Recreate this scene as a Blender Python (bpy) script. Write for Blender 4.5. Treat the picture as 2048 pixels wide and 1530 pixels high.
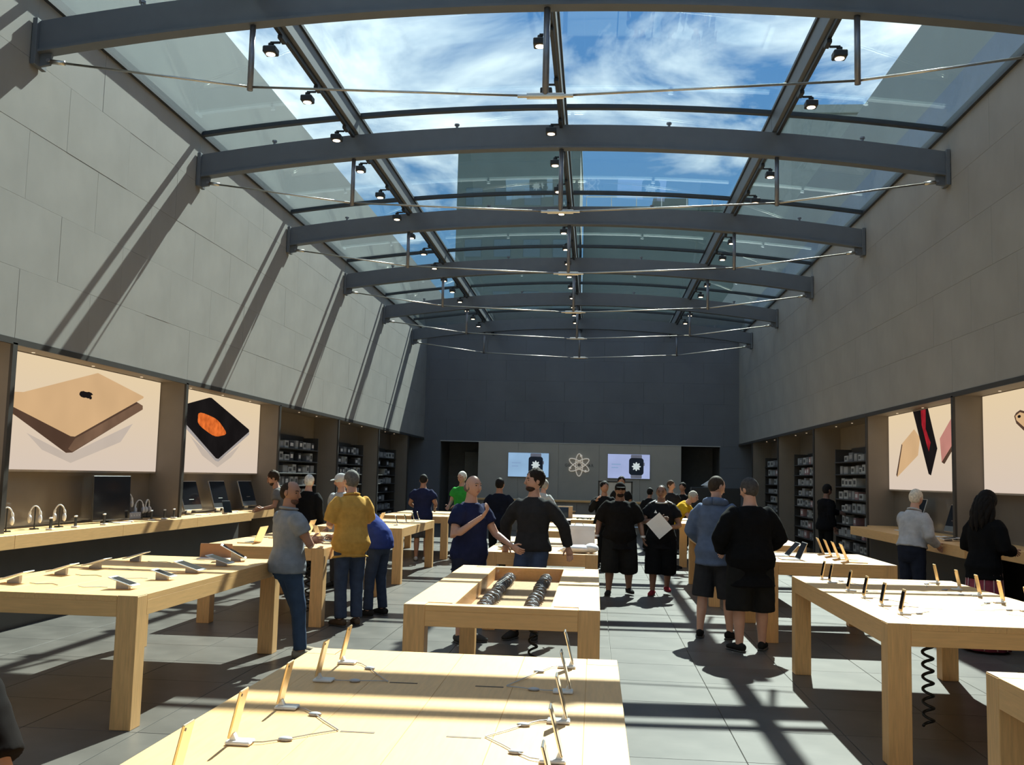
import bpy, bmesh, math, random
from mathutils import Vector, Matrix, noise
random.seed(7)
PI = math.pi
for o in list(bpy.data.objects): bpy.data.objects.remove(o)
S = bpy.context.scene
COL = S.collection

# ------------------------------------------------------------------ camera
F_PX, YAW, PIT, ROL = 1943.03, -0.0872, 0.0969, 0.0248
def cam_axes():
    def d(a, b, c):
        cr, sr = math.cos(ROL), math.sin(ROL)
        X = a*cr + b*sr; V = -a*sr + b*cr
        cp, sp = math.cos(PIT), math.sin(PIT); u = -V
        y = c*cp - u*sp; z = c*sp + u*cp
        cy, sy = math.cos(YAW), math.sin(YAW)
        return Vector((X*cy + y*sy, -X*sy + y*cy, z))
    return d(1, 0, 0), d(0, -1, 0), -d(0, 0, 1)
cx, cyv, cz = cam_axes()
cd = bpy.data.cameras.new('camera'); cam = bpy.data.objects.new('camera', cd); COL.objects.link(cam)
cam.matrix_world = Matrix(((cx.x, cyv.x, cz.x, 0), (cx.y, cyv.y, cz.y, 0), (cx.z, cyv.z, cz.z, 1.8), (0, 0, 0, 1)))
cd.sensor_fit = 'HORIZONTAL'; cd.sensor_width = 36; cd.lens = F_PX/2048*36; cd.clip_end = 600; cd.clip_start = .05
S.camera = cam

# ------------------------------------------------------------------ sky, sun, exposure
W = bpy.data.worlds.new('sky'); S.world = W; W.use_nodes = True
nt = W.node_tree; nt.nodes.clear()
def N(tree, t, **k):
    n = tree.nodes.new(t)
    for a, b in k.items(): setattr(n, a, b)
    return n
tc = N(nt, 'ShaderNodeTexCoord'); sep = N(nt, 'ShaderNodeSeparateXYZ'); nt.links.new(tc.outputs['Generated'], sep.inputs[0])
# cloud plane projection: direction / (z + .12)
ad = N(nt, 'ShaderNodeMath', operation='ADD'); ad.inputs[1].default_value = .15; nt.links.new(sep.outputs[2], ad.inputs[0])
mx = N(nt, 'ShaderNodeMath', operation='MAXIMUM'); mx.inputs[1].default_value = .05; nt.links.new(ad.outputs[0], mx.inputs[0])
dv = N(nt, 'ShaderNodeVectorMath', operation='DIVIDE'); cb = N(nt, 'ShaderNodeCombineXYZ')
for i in range(3): nt.links.new(mx.outputs[0], cb.inputs[i])
nt.links.new(tc.outputs['Generated'], dv.inputs[0]); nt.links.new(cb.outputs[0], dv.inputs[1])
nz = N(nt, 'ShaderNodeTexNoise'); nz.inputs['Scale'].default_value = 1.9; nz.inputs['Detail'].default_value = 7; nz.inputs['Roughness'].default_value = .56
nz.inputs['Distortion'].default_value = .6
mp = N(nt, 'ShaderNodeMapping'); mp.inputs['Location'].default_value = (3.1, .6, 0); nt.links.new(dv.outputs[0], mp.inputs[0]); nt.links.new(mp.outputs[0], nz.inputs['Vector'])
cr_ = N(nt, 'ShaderNodeValToRGB'); cr_.color_ramp.elements[0].position = .46; cr_.color_ramp.elements[1].position = .68
nt.links.new(nz.outputs[0], cr_.inputs[0])
gr = N(nt, 'ShaderNodeValToRGB'); e = gr.color_ramp.elements
e[0].position = 0; e[0].color = (.50, .72, .80, 1); e[1].position = .6; e[1].color = (.10, .30, .80, 1)
x = e.new(.25); x.color = (.24, .52, .95, 1)
nt.links.new(sep.outputs[2], gr.inputs[0])
mixc = N(nt, 'ShaderNodeMixRGB'); mixc.inputs[2].default_value = (2.5, 2.5, 2.45, 1)
nt.links.new(cr_.outputs[0], mixc.inputs[0]); nt.links.new(gr.outputs[0], mixc.inputs[1])
bg = N(nt, 'ShaderNodeBackground'); bg.inputs[1].default_value = .8
ow = N(nt, 'ShaderNodeOutputWorld'); nt.links.new(mixc.outputs[0], bg.inputs[0]); nt.links.new(bg.outputs[0], ow.inputs[0])

sl = bpy.data.lights.new('sun', 'SUN'); sl.energy = 16.5; sl.angle = .0093; sl.color = (1, .965, .90)
sun = bpy.data.objects.new('sun', sl); COL.objects.link(sun)
SUND = Vector((-.183, -.965, -1)).normalized()
sun.rotation_euler = SUND.to_track_quat('-Z', 'Y').to_euler(); sun.location = (6, 50, 40)
vs = S.view_settings; vs.view_transform = 'Standard'; vs.look = 'None'; vs.gamma = 1; vs.exposure = 0.28; vs.use_curve_mapping = False

# ------------------------------------------------------------------ materials
MATS = {}
def M(name, col, rough=.55, var=.08, scale=6, metal=0, spec=.5, stretch=None, bump=0, emit=None, es=0):
    if name in MATS: return MATS[name]
    m = bpy.data.materials.new(name); m.use_nodes = True; t = m.node_tree; b = t.nodes['Principled BSDF']
    b.inputs['Roughness'].default_value = rough; b.inputs['Metallic'].default_value = metal
    b.inputs['Specular IOR Level'].default_value = spec
    c = N(t, 'ShaderNodeTexCoord'); mpn = N(t, 'ShaderNodeMapping'); nn = N(t, 'ShaderNodeTexNoise')
    nn.inputs['Scale'].default_value = scale; nn.inputs['Detail'].default_value = 5
    if stretch: mpn.inputs['Scale'].default_value = stretch
    t.links.new(c.outputs['Object'], mpn.inputs[0]); t.links.new(mpn.outputs[0], nn.inputs['Vector'])
    r = N(t, 'ShaderNodeValToRGB'); r.color_ramp.elements[0].position = .3; r.color_ramp.elements[1].position = .7
    r.color_ramp.elements[0].color = tuple(min(1, v*(1-var)) for v in col)+(1,)
    r.color_ramp.elements[1].color = tuple(min(1, v*(1+var)) for v in col)+(1,)
    t.links.new(nn.outputs[0], r.inputs[0]); t.links.new(r.outputs[0], b.inputs['Base Color'])
    if bump:
        bn = N(t, 'ShaderNodeBump'); bn.inputs['Strength'].default_value = bump; bn.inputs['Distance'].default_value = .01
        t.links.new(nn.outputs[0], bn.inputs['Height']); t.links.new(bn.outputs[0], b.inputs['Normal'])
    if emit:
        b.inputs['Emission Color'].default_value = tuple(emit)+(1,); b.inputs['Emission Strength'].default_value = es
    MATS[name] = m; return m
def glass_mat(name, tint, base=.05, gain=.95):
    m = bpy.data.materials.new(name); m.use_nodes = True; t = m.node_tree; t.nodes.clear()
    lw = N(t, 'ShaderNodeLayerWeight'); lw.inputs[0].default_value = .5
    pw = N(t, 'ShaderNodeMath', operation='POWER'); pw.inputs[1].default_value = 5; t.links.new(lw.outputs['Facing'], pw.inputs[0])
    mu = N(t, 'ShaderNodeMath', operation='MULTIPLY_ADD'); mu.inputs[1].default_value = gain; mu.inputs[2].default_value = base
    t.links.new(pw.outputs[0], mu.inputs[0])
    tr = N(t, 'ShaderNodeBsdfTransparent'); nn = N(t, 'ShaderNodeTexNoise'); nn.inputs['Scale'].default_value = .7
    r = N(t, 'ShaderNodeValToRGB'); r.color_ramp.elements[0].color = tuple(v*.985 for v in tint)+(1,); r.color_ramp.elements[1].color = tuple(tint)+(1,)
    t.links.new(nn.outputs[0], r.inputs[0]); t.links.new(r.outputs[0], tr.inputs[0])
    gl = N(t, 'ShaderNodeBsdfGlossy'); gl.inputs['Roughness'].default_value = .0; gl.inputs[0].default_value = (.9, .97, .96, 1)
    ms = N(t, 'ShaderNodeMixShader'); o = N(t, 'ShaderNodeOutputMaterial')
    t.links.new(mu.outputs[0], ms.inputs[0]); t.links.new(tr.outputs[0], ms.inputs[1]); t.links.new(gl.outputs[0], ms.inputs[2]); t.links.new(ms.outputs[0], o.inputs[0])
    MATS[name] = m; return m
def E_(name, col, st, var=.03, scale=2):            # backlit print
    if name in MATS: return MATS[name]
    m = bpy.data.materials.new(name); m.use_nodes = True; t = m.node_tree; t.nodes.clear()
    c = N(t, 'ShaderNodeTexCoord'); nn = N(t, 'ShaderNodeTexNoise'); nn.inputs['Scale'].default_value = scale
    r = N(t, 'ShaderNodeValToRGB'); r.color_ramp.elements[0].color = tuple(v*(1-var) for v in col)+(1,); r.color_ramp.elements[1].color = tuple(min(1, v*(1+var)) for v in col)+(1,)
    r.color_ramp.elements[0].position = .3; r.color_ramp.elements[1].position = .7
    t.links.new(c.outputs['Object'], nn.inputs['Vector']); t.links.new(nn.outputs[0], r.inputs[0])
    em = N(t, 'ShaderNodeEmission'); em.inputs[1].default_value = st; o = N(t, 'ShaderNodeOutputMaterial')
    t.links.new(r.outputs[0], em.inputs[0]); t.links.new(em.outputs[0], o.inputs[0]); MATS[name] = m; return m

stone_floor = M('floor stone', (.098, .089, .080), .34, .22, 2.2, spec=.2, bump=.05)
joint_dark = M('floor joint', (.3, .29, .27), .8, .1)
wall_stone = M('wall limestone', (.275, .262, .245), .8, .07, 1.6, spec=.2, bump=.05)
wall_back = M('back wall stone', (.15, .155, .17), .85, .06, 1.2, spec=.2)
wall_joint = M('wall joint', (.15, .14, .13), .9, .1)
niche_mat = M('niche panel', (.20, .165, .13), .6, .05, 3)
niche_gloss = M('niche glossy panel', (.17, .145, .12), .12, .04, 3, spec=.6)
dark_trim = M('dark bronze trim', (.035, .03, .026), .5, .1, 10)
steel = M('blue grey painted steel', (.105, .115, .13), .55, .05, 5)
steel_dk = M('dark skylight frame', (.02, .024, .03), .5, .1, 5)
rod_mat = M('brushed stainless rod', (.5, .47, .42), .3, .06, 20, metal=1)
strut_mat = M('grey steel strut', (.2, .2, .22), .4, .06, 20, metal=.6)
black_metal = M('black lamp metal', (.012, .012, .013), .5, .1, 20)
lens_em = E_('lit lamp lens', (1, .72, .45), 7)
down_em = E_('small downlight', (1, .75, .5), 1.1)
pane_glass = glass_mat('skylight glass', (.82, .895, .885), .05, .75)
clear_glass = glass_mat('clear glass', (.94, .97, .965), .04, .9)
tray_glass = glass_mat('low reflection glass', (.93, .94, .96), .02, .22)
maple = M('maple wood', (.745, .43, .175), .42, .07, 5, stretch=(14, 1.2, 14), spec=.4)
maple_x = M('maple wood crosswise', (.745, .43, .175), .42, .07, 5, stretch=(1.2, 14, 14), spec=.4)
maple_end = M('maple end grain', (.52, .30, .12), .55, .12, 30)
maple_leg = M('maple leg', (.70, .40, .162), .45, .12, 5, stretch=(14, 14, 1.2), spec=.4)
slot_mat = M('cable slot', (.10, .05, .02), .6, .1)
alu = M('silver aluminium', (.62, .61, .6), .28, .03, 20, metal=1)
gold_alu = M('gold aluminium', (.80, .60, .34), .35, .03, 20, metal=.6)
rose_alu = M('rose aluminium', (.75, .45, .40), .35, .03, 20, metal=.6)
screen_blk = M('dark glossy screen', (.008, .008, .010), .08, .1, 8, spec=.6)
white_pl = M('white plastic', (.78, .77, .76), .35, .03, 10)
grey_pl = M('grey cable plastic', (.42, .41, .43), .4, .05, 10)
black_pl = M('black plastic', (.015, .015, .015), .35, .1, 10)
paper = M('white paper', (.85, .85, .86), .7, .02, 10)
under_dark = M('dark counter plinth', (.05, .042, .035), .6, .08, 4)

# ------------------------------------------------------------------ mesh builder
class G:
    def __init__(s): s.v = []; s.f = []
    def add(s, vs_, fs):
        k = len(s.v); s.v += [tuple(v) for v in vs_]; s.f += [tuple(i+k for i in q) for q in fs]; return s
    def box(s, x0, x1, y0, y1, z0, z1):
        return s.add([(x0,y0,z0),(x1,y0,z0),(x1,y1,z0),(x0,y1,z0),(x0,y0,z1),(x1,y0,z1),(x1,y1,z1),(x0,y1,z1)],
                     [(0,3,2,1),(4,5,6,7),(0,1,5,4),(1,2,6,5),(2,3,7,6),(3,0,4,7)])
    def cbox(s, x0, x1, y0, y1, z0, z1, c=.005, rot=None):      # box with bevelled edges
        xs = ((x0, x0+c), (x1, x1-c)); ys = ((y0, y0+c), (y1, y1-c)); zs = ((z0, z0+c), (z1, z1-c))
        V = []; idx = {}
        for i in (0, 1):
            for j in (0, 1):
                for k in (0, 1):
                    for ax in range(3):
                        p = [xs[i][1], ys[j][1], zs[k][1]]; p[ax] = (xs[i], ys[j], zs[k])[ax][0]
                        idx[(i, j, k, ax)] = len(V); V.append(Vector(p))
        Fc = []
        for ax in range(3):
            a, b = [q for q in range(3) if q != ax]
            for sd in (0, 1):
                q = []
                for (u, w) in ((0,0),(1,0),(1,1),(0,1)):
                    t = [0,0,0]; t[ax] = sd; t[a] = u; t[b] = w; q.append(idx[(t[0],t[1],t[2],ax)])
                Fc.append(q)
        for ax in range(3):                                   # edges parallel to ax
            a, b = [q for q in range(3) if q != ax]
            for u in (0, 1):
                for w in (0, 1):
                    t0 = [0,0,0]; t1 = [0,0,0]; t1[ax] = 1; t0[a] = t1[a] = u; t0[b] = t1[b] = w
                    Fc.append([idx[tuple(t0)+(a,)], idx[tuple(t1)+(a,)], idx[tuple(t1)+(b,)], idx[tuple(t0)+(b,)]])
        for i in (0, 1):
            for j in (0, 1):
                for k in (0, 1): Fc.append([idx[(i,j,k,0)], idx[(i,j,k,1)], idx[(i,j,k,2)]])
        ce = Vector(((x0+x1)/2, (y0+y1)/2, (z0+z1)/2)); out = []
        for q in Fc:
            n = (V[q[1]]-V[q[0]]).cross(V[q[2]]-V[q[0]]); m = sum((V[i] for i in q), Vector())/len(q)
            out.append(q if n.dot(m-ce) > 0 else q[::-1])
        if rot is not None: V = [rot @ v for v in V]
        return s.add(V, out)
    def tube(s, P, R, n=10, hint=(0, 1, 0), cap=.0):
        P = [Vector(p) for p in P]; k0 = len(s.v); m = len(P); hint = Vector(hint)
        for i, p in enumerate(P):
            t = (P[min(i+1, m-1)]-P[max(i-1, 0)])
            if t.length < 1e-9: t = Vector((0, 0, 1))
            t.normalize(); h = hint
            if abs(h.dot(t)) > .97: h = Vector((1, 0, 0)) if abs(t.x) < .9 else Vector((0, 0, 1))
            xa = (h-t*h.dot(t)).normalized(); ya = t.cross(xa)
            r = R[i] if isinstance(R, (list, tuple)) else R
            rx, ry = r if isinstance(r, (list, tuple)) else (r, r)
            for j in range(n):
                a = 2*PI*j/n; s.v.append(tuple(p+xa*rx*math.cos(a)+ya*ry*math.sin(a)))
        for i in range(m-1):
            for j in range(n):
                a = k0+i*n+j; b = k0+i*n+(j+1) % n
                s.f.append((a, b, b+n, a+n))
        d0 = (P[0]-P[1]).normalized()*cap; d1 = (P[-1]-P[-2]).normalized()*cap
        s.v.append(tuple(P[0]+d0)); c0 = len(s.v)-1; s.v.append(tuple(P[-1]+d1)); c1 = len(s.v)-1
        for j in range(n):
            s.f.append((k0+(j+1) % n, k0+j, c0)); s.f.append((k0+(m-1)*n+j, k0+(m-1)*n+(j+1) % n, c1))
        return s
    def ell(s, c, r, nu=16, nv=10, mat=None, fn=None):
        c = Vector(c); k0 = len(s.v)
        def put(th, ph):
            d = Vector((math.sin(th)*math.cos(ph), math.sin(th)*math.sin(ph), math.cos(th)))
            p = Vector((d.x*r[0], d.y*r[1], d.z*r[2]))
            if fn: p = fn(p, d)
            if mat is not None: p = mat @ p
            s.v.append(tuple(c+p))
        put(0, 0)
        for i in range(1, nv):
            for j in range(nu): put(PI*i/nv, 2*PI*j/nu)
        put(PI, 0); e_ = len(s.v)-1
        for j in range(nu):
            s.f.append((k0, k0+1+j, k0+1+(j+1) % nu))
            b = k0+1+(nv-2)*nu; s.f.append((e_, b+(j+1) % nu, b+j))
        for i in range(nv-2):
            for j in range(nu):
                a = k0+1+i*nu+j; b = k0+1+i*nu+(j+1) % nu
                s.f.append((a, a+nu, b+nu, b))
        return s
    def prism(s, pts, plane, v0, v1):          # polygon (2-D) extruded: plane 'x' -> pts are (y,z), 'y' -> (x,z), 'z' -> (x,y)
        n = len(pts)
        mk = {'x': lambda p, v: (v, p[0], p[1]), 'y': lambda p, v: (p[0], v, p[1]), 'z': lambda p, v: (p[0], p[1], v)}[plane]
        return s.add([mk(p, v0) for p in pts]+[mk(p, v1) for p in pts],
                     [tuple(range(n)), tuple(range(2*n-1, n-1, -1))]+[(i, i+n, (i+1) % n+n, (i+1) % n) for i in range(n)])
    def mesh(s, name):
        me = bpy.data.meshes.new(name); me.from_pydata(s.v, [], s.f); me.update()
        bm = bmesh.new(); bm.from_mesh(me); bmesh.ops.recalc_face_normals(bm, faces=bm.faces); bm.to_mesh(me); bm.free()
        return me
def link(name, data, mat=None, parent=None, smooth=False, loc=None, rot=None):
    if isinstance(data, G): data = data.mesh(name)
    if mat is not None and not data.materials: data.materials.append(mat)
    if smooth: data.polygons.foreach_set('use_smooth', [True]*len(data.polygons))
    o = bpy.data.objects.new(name, data); COL.objects.link(o)
    if parent is not None: o.parent = parent
    if loc is not None: o.location = loc
    if rot is not None: o.rotation_euler = rot
    return o
def tag(o, label, cat, group=None):
    o['label'] = label; o['category'] = cat
    if group: o['group'] = group
    return o
def thing(name, label, cat, loc=(0, 0, 0), rz=0, group=None):
    o = bpy.data.objects.new(name, None); COL.objects.link(o); o.empty_display_size = .1
    o.location = loc; o.rotation_euler = (0, 0, rz); return tag(o, label, cat, group)
def struct(o, label=None):
    o['kind'] = 'structure'
    if label: o['label'] = label
    return o
KIDS = {}
def kids(o):
    return [c for c in bpy.data.objects if c.parent == o]
def dup(root, ch, loc, rz, label, group=None):      # ch: list of (part, [subparts])
    r = root.copy(); COL.objects.link(r); r.location = loc; r.rotation_euler = (0, 0, rz); r['label'] = label
    if group: r['group'] = group
    for p, subs in ch:
        c = p.copy(); COL.objects.link(c); c.parent = r
        for q in subs:
            d = q.copy(); COL.objects.link(d); d.parent = c
    return r
ORD = ['first', 'second', 'third', 'fourth', 'fifth', 'sixth', 'seventh', 'eighth', 'ninth', 'tenth', 'eleventh', 'twelfth',
       'thirteenth', 'fourteenth', 'fifteenth', 'sixteenth', 'seventeenth', 'eighteenth', 'nineteenth', 'twentieth']

# ------------------------------------------------------------------ room shell
XL, XR, XC = -6.4, 5.2, -.6
YB, YF = 36.0, -4.0
ZL, ZE, ZG = 3.17, 7.15, 7.56
TY = [10.11+4.567*k for k in range(6)]
def zglass(x): return ZG-(x-XC)**2/82.4

# floor: slab and stone tiles
fl = struct(link('floor', G().box(-7.6, 6.4, YF, YB+3, -.2, -.012), joint_dark), 'grey stone tiled floor')
TS = .82
tiles = []
gx0 = 1.01-11*TS; gy0 = 6.6-13*TS
for i in range(18):
    for j in range(50):
        x0 = gx0+i*TS; y0 = gy0+j*TS
        if x0 > 6.3 or x0+TS < -7.5 or y0 > YB+2.5: continue
        tiles.append((x0, y0))
def tile_score(t):
    x, y = t[0]+TS/2, t[1]+TS/2
    if y < 2.2: return -1
    px = 1192+x/y*1943; py = 950+1.8/y*1943
    if px < -60 or px > 2110 or py > 1620: return -1
    return 1/y
tiles.sort(key=tile_score, reverse=True)
c = .0025
tg = G().cbox(c, TS-c, c, TS-c, -.013, 0, .0015); tile_me = tg.mesh('floor_tile'); tile_me.materials.append(stone_floor)
for t in tiles[:300]:
    link('floor_tile', tile_me, None, fl, loc=(t[0], t[1], random.uniform(-.0006, 0)))
rest = G()
for (x0, y0) in tiles[300:]: rest.box(x0+c, x0+TS-c, y0+c, y0+TS-c, -.013, -.0004)
r_ = link('floor_tile_field', rest, stone_floor, fl); r_['kind'] = 'stuff'

# upper side walls with stone panels
def upper_wall(side):
    sgn = -1 if side == 'left' else 1
    xf = XL if side == 'left' else XR
    a, b = sorted((xf+sgn*.02, xf+sgn*.75))
    w = struct(link('wall_'+side, G().box(a, b, YF, YB+.4, ZL, ZE+.02), wall_joint), 'pale stone panelled upper wall')
    ph = (ZE-ZL)/5; L = 4.567/3
    cache = {}
    for r in range(5):
        y = TY[0]-3*4.567+(L/2 if r % 2 else 0)-L
        while y < YB:
            y0, y1 = max(y, YF), min(y+L, YB)
            if y1-y0 > .1:
                key = round(y1-y0, 3)
                if key not in cache:
                    g = G(); a, b = sorted((0, sgn*.021)); g.cbox(a, b, .0013, y1-y0-.0013, .0013, ph-.0013, .001)
                    me = g.mesh('wall_panel'); me.materials.append(wall_stone); cache[key] = me
                link('wall_panel', cache[key], None, w, loc=(xf+random.uniform(-.0012, .0012), y0, ZL+r*ph))
            y += L
    return w
wl = upper_wall('left'); wr = upper_wall('right')

# lower side walls: recessed bays between fins at the truss lines
def lower_wall(side):
    sgn = -1 if side == 'left' else 1
    xf = XL if side == 'left' else XR
    X = lambda d: xf+sgn*d
    def bx(g, d0, d1, *q): a, b = sorted((X(d0), X(d1))); return g.box(a, b, *q)
    w = struct(link('wall_%s_lower' % side, bx(G(), .62, .9, YF, YB+.4, 0, ZL+.01), niche_mat), 'recessed lower wall of the bays')
    link('soffit', bx(G(), .022, .62, YF, YB, ZL-.03, ZL), niche_mat, w)
    fy = [TY[0]-2*4.567, TY[0]-4.567]+TY
    for y in fy:
        link('fin', bx(G(), .02, .62, y-.03, y+.05, 0, ZL-.03), niche_mat, w)
        link('fin_edge', bx(G(), -.012, .02, y-.032, y+.052, 0, ZL-.031), dark_trim, w)
    # small downlights in the soffit
    for k, y in enumerate([q+o for q in fy for o in (.9, 2.3, 3.7)]):
        if y > 33: continue
        g = G().tube([(X(.32), y, ZL-.034), (X(.32), y, ZL-.029)], .02, 12); link('downlight', g, down_em, w)
    return w
lower_wall('left'); lower_wall('right')
struct(link('trim_1', G().box(XL-.02, XL+.012, YF, YB, ZL-.05, ZL+.02), dark_trim), 'dark trim along the foot of the left upper wall')
struct(link('trim_2', G().box(XR-.012, XR+.02, YF, YB, ZL-.05, ZL+.02), dark_trim), 'dark trim along the foot of the right upper wall')

# back wall
g = G()
g.box(XL-.9, XR+.9, YB+.02, YB+.5, 3.09, 8.0)
g.box(XL-.9, -5.76, YB+.02, YB+.5, 0, 3.09); g.box(4.52, XR+.9, YB+.02, YB+.5, 0, 3.09)
wb = struct(link('wall_back', g, wall_joint), 'dark grey stone back wall')
for r in range(6):
    z0 = 3.09+r*.764; z1 = min(z0+.762, 7.56)
    for k in range(-1, 9):
        x0 = XL-.62+k*1.46+(.73 if r % 2 else 0); x1 = x0+1.458
        x0 = max(x0, XL-.62); x1 = min(x1, XR+.62)
        if x1-x0 > .1: link('wall_panel', G().cbox(x0+.002, x1-.002, YB, YB+.021, z0, z1, .0015), wall_back, wb)
for (x0, x1) in ((XL-.62, -5.77), (4.53, XR+.62)):
    for r in range(4): link('wall_panel', G().cbox(x0, x1-.004, YB, YB+.021, r*.772, r*.772+.768, .0015), wall_back, wb)
# pale panel wall with doorways at both sides
pan = struct(link('wall_back_panel', G().box(-4.34, 3.13, YB+.03, YB+.4, 0, 3.07), M('pale greige panel', (.46, .41, .34), .6, .04, 2)), 'pale panel wall between the two openings')
for k in range(5):
    x0 = -4.34+k*7.47/5; link('wall_panel', G().cbox(x0+.003, x0+7.47/5-.003, YB, YB+.031, .0, 3.07, .002), M('pale greige panel', (.4, .37, .32)), pan)
struct(link('trim_3', G().box(-5.78, 4.54, YB-.01, YB+.04, 3.07, 3.1), M('pale trim', (.5, .48, .44))), 'thin pale trim over the back panel')
g = G(); g.box(-5.8, -4.3, YB+2.2, YB+2.3, 0, 3.1); g.box(3.1, 4.6, YB+2.2, YB+2.3, 0, 3.1); g.box(-5.9, -5.76, YB+.4, YB+2.3, 0, 3.1)
g.box(-4.34, -4.2, YB+.4, YB+2.3, 0, 3.1); g.box(3.0, 3.13, YB+.4, YB+2.3, 0, 3.1); g.box(4.52, 4.65, YB+.4, YB+2.3, 0, 3.1); g.box(-5.9, 4.65, YB+.4, YB+2.3, 3.1, 3.2)
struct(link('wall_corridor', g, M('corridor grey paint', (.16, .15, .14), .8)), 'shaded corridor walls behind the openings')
dr = struct(link('door_1', G().cbox(-5.1, -4.36, YB+1.9, YB+1.95, 0, 2.75, .01), M('grey door', (.24, .22, .19), .6)), 'grey door in the left rear opening')
link('door_handle', G().tube([(-5.0, YB+1.86, 1.05), (-5.0, YB+1.86, 1.25)], .012, 8), alu, dr)

# front facade behind the camera: three glazed openings
g = G(); g.box(-7.6, 6.4, YF-.3, YF, 5.2, 7.4)
for (a, b) in ((-7.6, -5.2), (-2.2, -1.5), (.8, 1.5), (4.3, 6.4)): g.box(a, b, YF-.3, YF, 0, 5.2)
struct(link('wall_front', g, wall_stone), 'stone shop front with three glazed bays')
for k, (a, b) in enumerate(((-5.2, -2.2), (-1.5, .8), (1.5, 4.3))):
    struct(link('window_%d' % (k+1), G().box(a, b, YF-.16, YF-.145, 0, 5.2), clear_glass), 'glazed bay of the shop front')
struct(link('pavement', G().box(-30, 30, YF-14, YF-.3, -.2, -.01), M('pale pavement', (.55, .52, .48), .8)), 'pale pavement outside')

# ------------------------------------------------------------------ glazed roof
g = G()
g.box(XL-.16, XL+.05, .98, YB, ZE-.03, ZE+.1); g.box(XR-.05, XR+.16, .98, YB, ZE-.03, ZE+.1)
nseg = 24
pts = [(XL+i*(XR-XL)/nseg) for i in range(nseg+1)]
g.prism([(x, zglass(x)-.12) for x in pts]+[(x, zglass(x)+.04) for x in reversed(pts)], 'y', YB-.12, YB-.02)
ceil = struct(link('ceiling', g, steel_dk), 'arched glass roof with dark frame')
g = G(); g.prism([(XL-.75, 7.25), (XL, 7.25)]+[(x, zglass(x)+.05) for x in pts]+[(XR, 7.25), (XR+.75, 7.25), (XR+.75, 8.0), (XL-.75, 8.0)], 'y', YF-.3, .98)
link('solid_roof', g, wall_stone, ceil)
rails = [XC-3.25, XC, XC+3.25]
edges = [XL+.02]+rails+[XR-.02]
ys = [.98, TY[0]-4.567]+TY+[YB-.03]
for j in range(len(ys)-1):
    for i in range(4):
        xa, xb = edges[i]+.012, edges[i+1]-.012; n = 6
        q = [xa+(xb-xa)*k/n for k in range(n+1)]
        g = G(); g.prism([(x, zglass(x)) for x in q]+[(x, zglass(x)+.018) for x in reversed(q)], 'y', ys[j]+.012, ys[j+1]-.012)
        link('glass_pane', g, pane_glass, ceil)
    if j > 0:
        q = pts
        for i in range(4):
            xs_ = [edges[i]+(edges[i+1]-edges[i])*k/6 for k in range(7)]
            g = G(); g.prism([(x, zglass(x)-.03) for x in xs_]+[(x, zglass(x)+.035) for x in reversed(xs_)], 'y', ys[j]-.05, ys[j]+.05)
            link('transom', g, steel_dk, ceil)
for k, x in enumerate(rails):
    zt = zglass(x)-.03; zb = zt-.27
    for j in range(1, len(ys)-1):
        link('purlin', G().cbox(x-.045, x+.045, ys[j]+.003, ys[j+1]-.003, zb, zt, .006), steel, ceil)
        link('purlin_cap', G().box(x-.07, x+.07, ys[j]+.003, ys[j+1]-.003, zt, zt+.05), steel_dk, ceil)

# trusses
BS = .46
def zbt(u): return 7.26-BS*(u/5.8)**2
tr = thing('roof_truss', '', 'roof truss', (XC, TY[0], 0), 0, 'arched roof trusses')
us = [-5.76+i*11.52/32 for i in range(33)]
parts = []
g = G(); g.prism([(u, zbt(u)) for u in us]+[(u, zbt(u)-.36) for u in reversed(us)], 'y', -.055, .055)
parts.append((link('arched_beam', g, steel, tr), []))
g = G()
g.prism([(u, zbt(u)-.345) for u in us]+[(u, zbt(u)-.375) for u in reversed(us)], 'y', -.085, .085)
parts.append((link('bottom_flange', g, steel, tr), []))
for sx in (-1, 1):
    a, b = sorted((sx*5.735, sx*5.79))
    parts.append((link('end_plate', G().cbox(a, b, -.12, .12, 6.28, 6.82, .004), steel, tr), []))
    a, b = sorted((sx*5.60, sx*5.74))
    br = link('rod_bracket', G().prism([(a, 6.44) if sx > 0 else (b, 6.44), (b if sx > 0 else a, 6.44), (b if sx > 0 else a, 6.29), (sx*5.62, 6.31)], 'y', -.02, .02), steel, tr)
    sub = link('clevis_pin', G().tube([(sx*5.63, -.04, 6.355), (sx*5.63, .04, 6.355)], .022, 10), strut_mat, br)
    parts.append((br, [sub]))
    g = G().tube([(sx*5.65, 0, 6.355), (sx*5.45, 0, 6.33)], .028, 8)
    parts.append((link('rod_end', g, rod_mat, tr, True), []))
    parts.append((link('tie_rod', G().tube([(sx*5.5, 0, 6.335), (sx*3.28, 0, 6.03)], .014, 8), rod_mat, tr, True), []))
    parts.append((link('tie_rod', G().tube([(sx*3.28, 0, 6.03), (sx*.2, 0, 5.90)], .014, 8), rod_mat, tr, True), []))
    parts.append((link('strut', G().tube([(sx*3.28, 0, zbt(3.28)-.37), (sx*3.28, 0, 5.99)], .033, 12), strut_mat, tr, True), []))
parts.append((link('strut', G().tube([(0, 0, zbt(0)-.37), (0, 0, 5.90)], .036, 12), strut_mat, tr, True), []))
parts.append((link('turnbuckle', G().tube([(-.30, 0, 5.895), (-.2, 0, 5.895), (-.2, 0, 5.895), (.2, 0, 5.895), (.2, 0, 5.895), (.30, 0, 5.895)], [.02, .02, .034, .034, .02, .02], 12), rod_mat, tr), []))
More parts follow.
